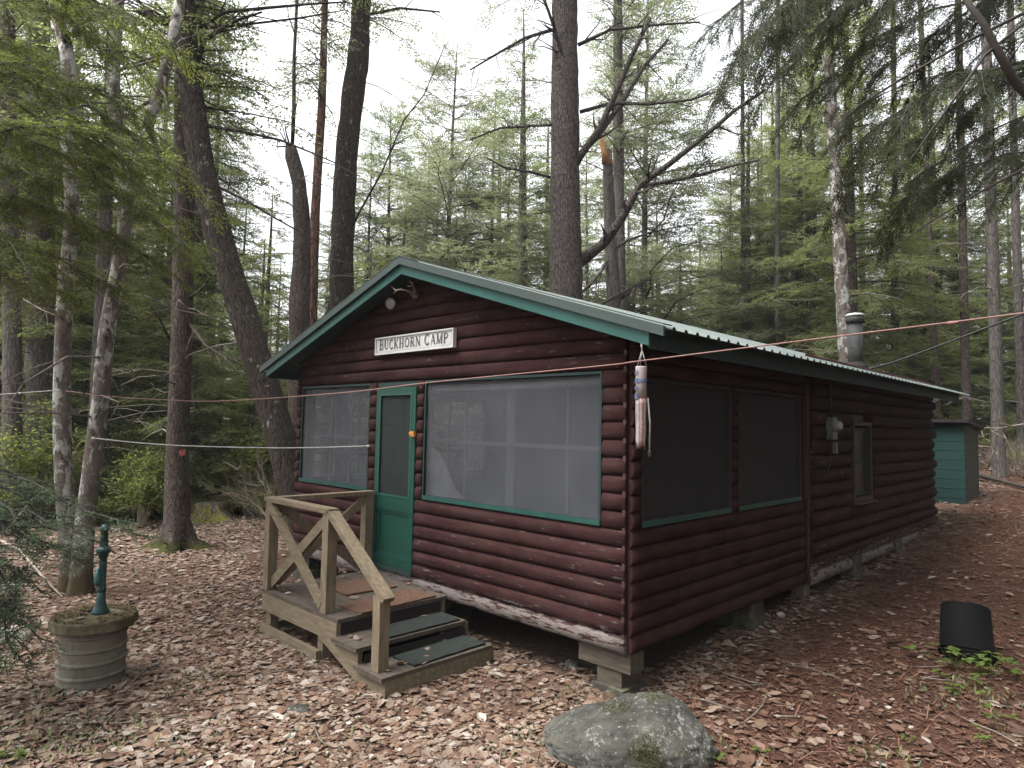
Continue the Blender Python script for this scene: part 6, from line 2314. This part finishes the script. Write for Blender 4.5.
def scatter_shrub(i, px, Z, label, group, s):
    b = gat(px, Z)
    key = ('s', i)
    if key not in _first:
        t = empty('shrub', b, label, 'shrub', group)
        _first[key] = (t, link('stems', SHR[i][0], t), link('leaves', SHR[i][1], t))
    else:
        t0, a, c = _first[key]
        t = t0.copy(); COL.objects.link(t); t.location = b; t['label'] = label; t['group'] = group
        for ch in (a, c):
            k = ch.copy(); COL.objects.link(k); k.parent = t
    t.scale = (s, s, s); t.rotation_euler = (0, 0, random.uniform(0, 6.28))


def scatter_brush(i, px, Z, label, group, s):
    o = link('bare_bush', BR[i], None, gat(px, Z))
    tag(o, label, 'bush', group)
    o.scale = (s, s, s); o.rotation_euler = (0, 0, random.uniform(0, 6.28))


rr = random.Random(77)
for k in range(150):
    px = rr.uniform(-240, 292); Z = rr.uniform(13.2, 18) if k % 2 else rr.uniform(11.6, 13.8)
    if px > 150 and Z < 13.6: Z += 2.2
    if 180 < px < 250 and Z < 15: continue
    scatter_shrub(rr.choice([0, 1, 1, 2, 3, 3]), px, Z, 'low leafy shrub in the undergrowth on the left side of the clearing', 'leafy shrubs of the left undergrowth', rr.uniform(.7, 1.35))
for k in range(26):
    scatter_shrub(rr.choice([0, 1, 3]), rr.choice([rr.uniform(150, 186), rr.uniform(236, 296)]), rr.uniform(13.2, 15.5), 'low leafy shrub in the undergrowth on the left side of the clearing', 'leafy shrubs of the left undergrowth', rr.uniform(.7, 1.15))
for k in range(16):
    scatter_shrub(rr.choice([0, 1, 3]), rr.uniform(985, 1300), rr.uniform(16, 24), 'low leafy shrub under the trees right of the shed', 'leafy shrubs right of the shed', rr.uniform(.6, 1.1))
for k in range(9):
    scatter_brush(k % 2, rr.uniform(256, 292), rr.uniform(12.4, 15.5), 'tangle of pale bare stems between the brown spruce and the leaning tree', 'bare brush left of the cabin', rr.uniform(.8, 1.3))
for k in range(6):
    scatter_brush(k % 2, rr.uniform(985, 1120), rr.uniform(15.5, 19), 'tangle of pale bare stems among the trees right of the shed', 'bare brush right of the shed', rr.uniform(.7, 1.1))


# seedlings near the camera
def seedling(px, py, n, size, label, seed, name='seedling', spread=.06, H=.10):
    c, _ = gp(px, py)
    rng = np.random.default_rng(seed)
    t = empty(name, c, label, 'plant')
    P, Q = [], []
    for i in range(n):
        a = rng.uniform(0, 2 * PI); r = spread * rng.uniform(.1, 1) ** .7; h = H * rng.uniform(.45, 1)
        e = np.array([r * math.cos(a), r * math.sin(a), h])
        P.append([(e[0] * .15, e[1] * .15, -.01), (e[0] * .5, e[1] * .5, h * .65), e])
        for k in range(3):
            b_ = a + (k - 1) * 1.1 + rng.normal(0, .2)
            d = np.array([math.cos(b_), math.sin(b_), rng.uniform(-.25, .3)]) * size * rng.uniform(.7, 1.2)
            s = unit(np.cross(d, Z3))* size * .30
            up = Z3 * size * .07
            Q.append([e, e + d * .45 - s + up, e + d, e + d * .45 + s + up])
    link('stems', quads_mesh('stems', tubes(np.array(P), np.array([[.002, .0016, .001]]).repeat(n, 0), 3), [M['seedling']]), t)
    link('leaves', quads_mesh('leaves', np.array(Q), [M['seedling']]), t)


seedling(950, 668, 16, .075, 'leafy green plant growing against the left foot of the black pot', 1, spread=.28, H=.16)
seedling(990, 676, 16, .075, 'leafy green plant right of the foot of the black pot', 2, spread=.3, H=.15)
seedling(960, 690, 9, .06, 'loose patch of small green leaves in front of the black pot', 3, spread=.25, H=.08)
seedling(1002, 735, 5, .05, 'bright green upright sprig at the right edge of the picture', 4, spread=.08, H=.14)
seedling(985, 745, 4, .045, 'small bright sprig just left of the upright sprig at the right edge', 5, spread=.05, H=.09)
seedling(907, 742, 3, .035, 'tiny bright seedling alone in the reddish needles at the lower right', 6, spread=.03, H=.05)
seedling(648, 757, 3, .05, 'bright pair of leaves in front of the mossy spot on the boulder', 7, spread=.03, H=.06)
seedling(667, 763, 4, .05, 'bright sprig just right of the leaf pair before the boulder', 8, spread=.05, H=.06)
seedling(715, 764, 3, .04, 'bright seedling at the right foot of the boulder', 9, spread=.03, H=.05)
seedling(763, 757, 3, .04, 'bright seedling on the needles a step right of the boulder', 10, spread=.04, H=.05)
seedling(10, 762, 4, .05, 'bright green leaves in the bottom left corner of the picture', 11, spread=.06, H=.06)

for _o in list(COL.objects):
    if _o.type == 'EMPTY' and not _o.children:
        bpy.data.objects.remove(_o)

# red paint blaze on the brown spruce
_s = [o for o in COL.objects if o.get('label') == 'straight brown spruce with mossy spreading roots and a red blaze'][0]
_b = np.array(_s.location)
_p, _tt = at2(182, 452, 10.1)
_f = unit(np.array([CAM[0] - _p[0], CAM[1] - _p[1], 0.]))
_r = unit(np.array([RGT[0], RGT[1], 0.]))
b = MB()
_vs = []
for du, dv in ((-.03, -.05), (.02, -.045), (.05, -.03), (.06, .04), (.02, .05), (-.05, .015)):
    _rad = .195
    _q = _p + _f * math.sqrt(_rad ** 2 - du ** 2) + _r * du + Z3 * dv - _b
    _vs.append((b.bm.verts.new(tuple(_q - _f * .06)), b.bm.verts.new(tuple(_q))))
b.bm.faces.new([v[1] for v in _vs]); b.bm.faces.new([v[0] for v in reversed(_vs)])
for k in range(6):
    b.bm.faces.new((_vs[k][0], _vs[(k + 1) % 6][0], _vs[(k + 1) % 6][1], _vs[k][1]))
b.build('paint_blaze', plain('red_blaze_paint', (.10, .016, .010), (.14, .028, .018), .8, 30), _s)


# the damp air of the woods: far trees pale a little
hb = MB()
hb.box((-150, -60, -3.), (110, 150, 42.))
hz_ = hb.build('haze', bpy.data.materials.new('thin_haze'))
tag(hz_, kind='stuff')
_m = hz_.data.materials[0]
_m.use_nodes = True
_m.node_tree.nodes.remove(_m.node_tree.nodes['Principled BSDF'])
_v = _m.node_tree.nodes.new('ShaderNodeVolumePrincipled')
_v.inputs['Color'].default_value = (.92, .95, .97, 1)
_v.inputs['Density'].default_value = .0006
_v.inputs['Anisotropy'].default_value = .2
_m.node_tree.links.new(_v.outputs[0], _m.node_tree.nodes['Material Output'].inputs['Volume'])
cy.volume_bounces = 0
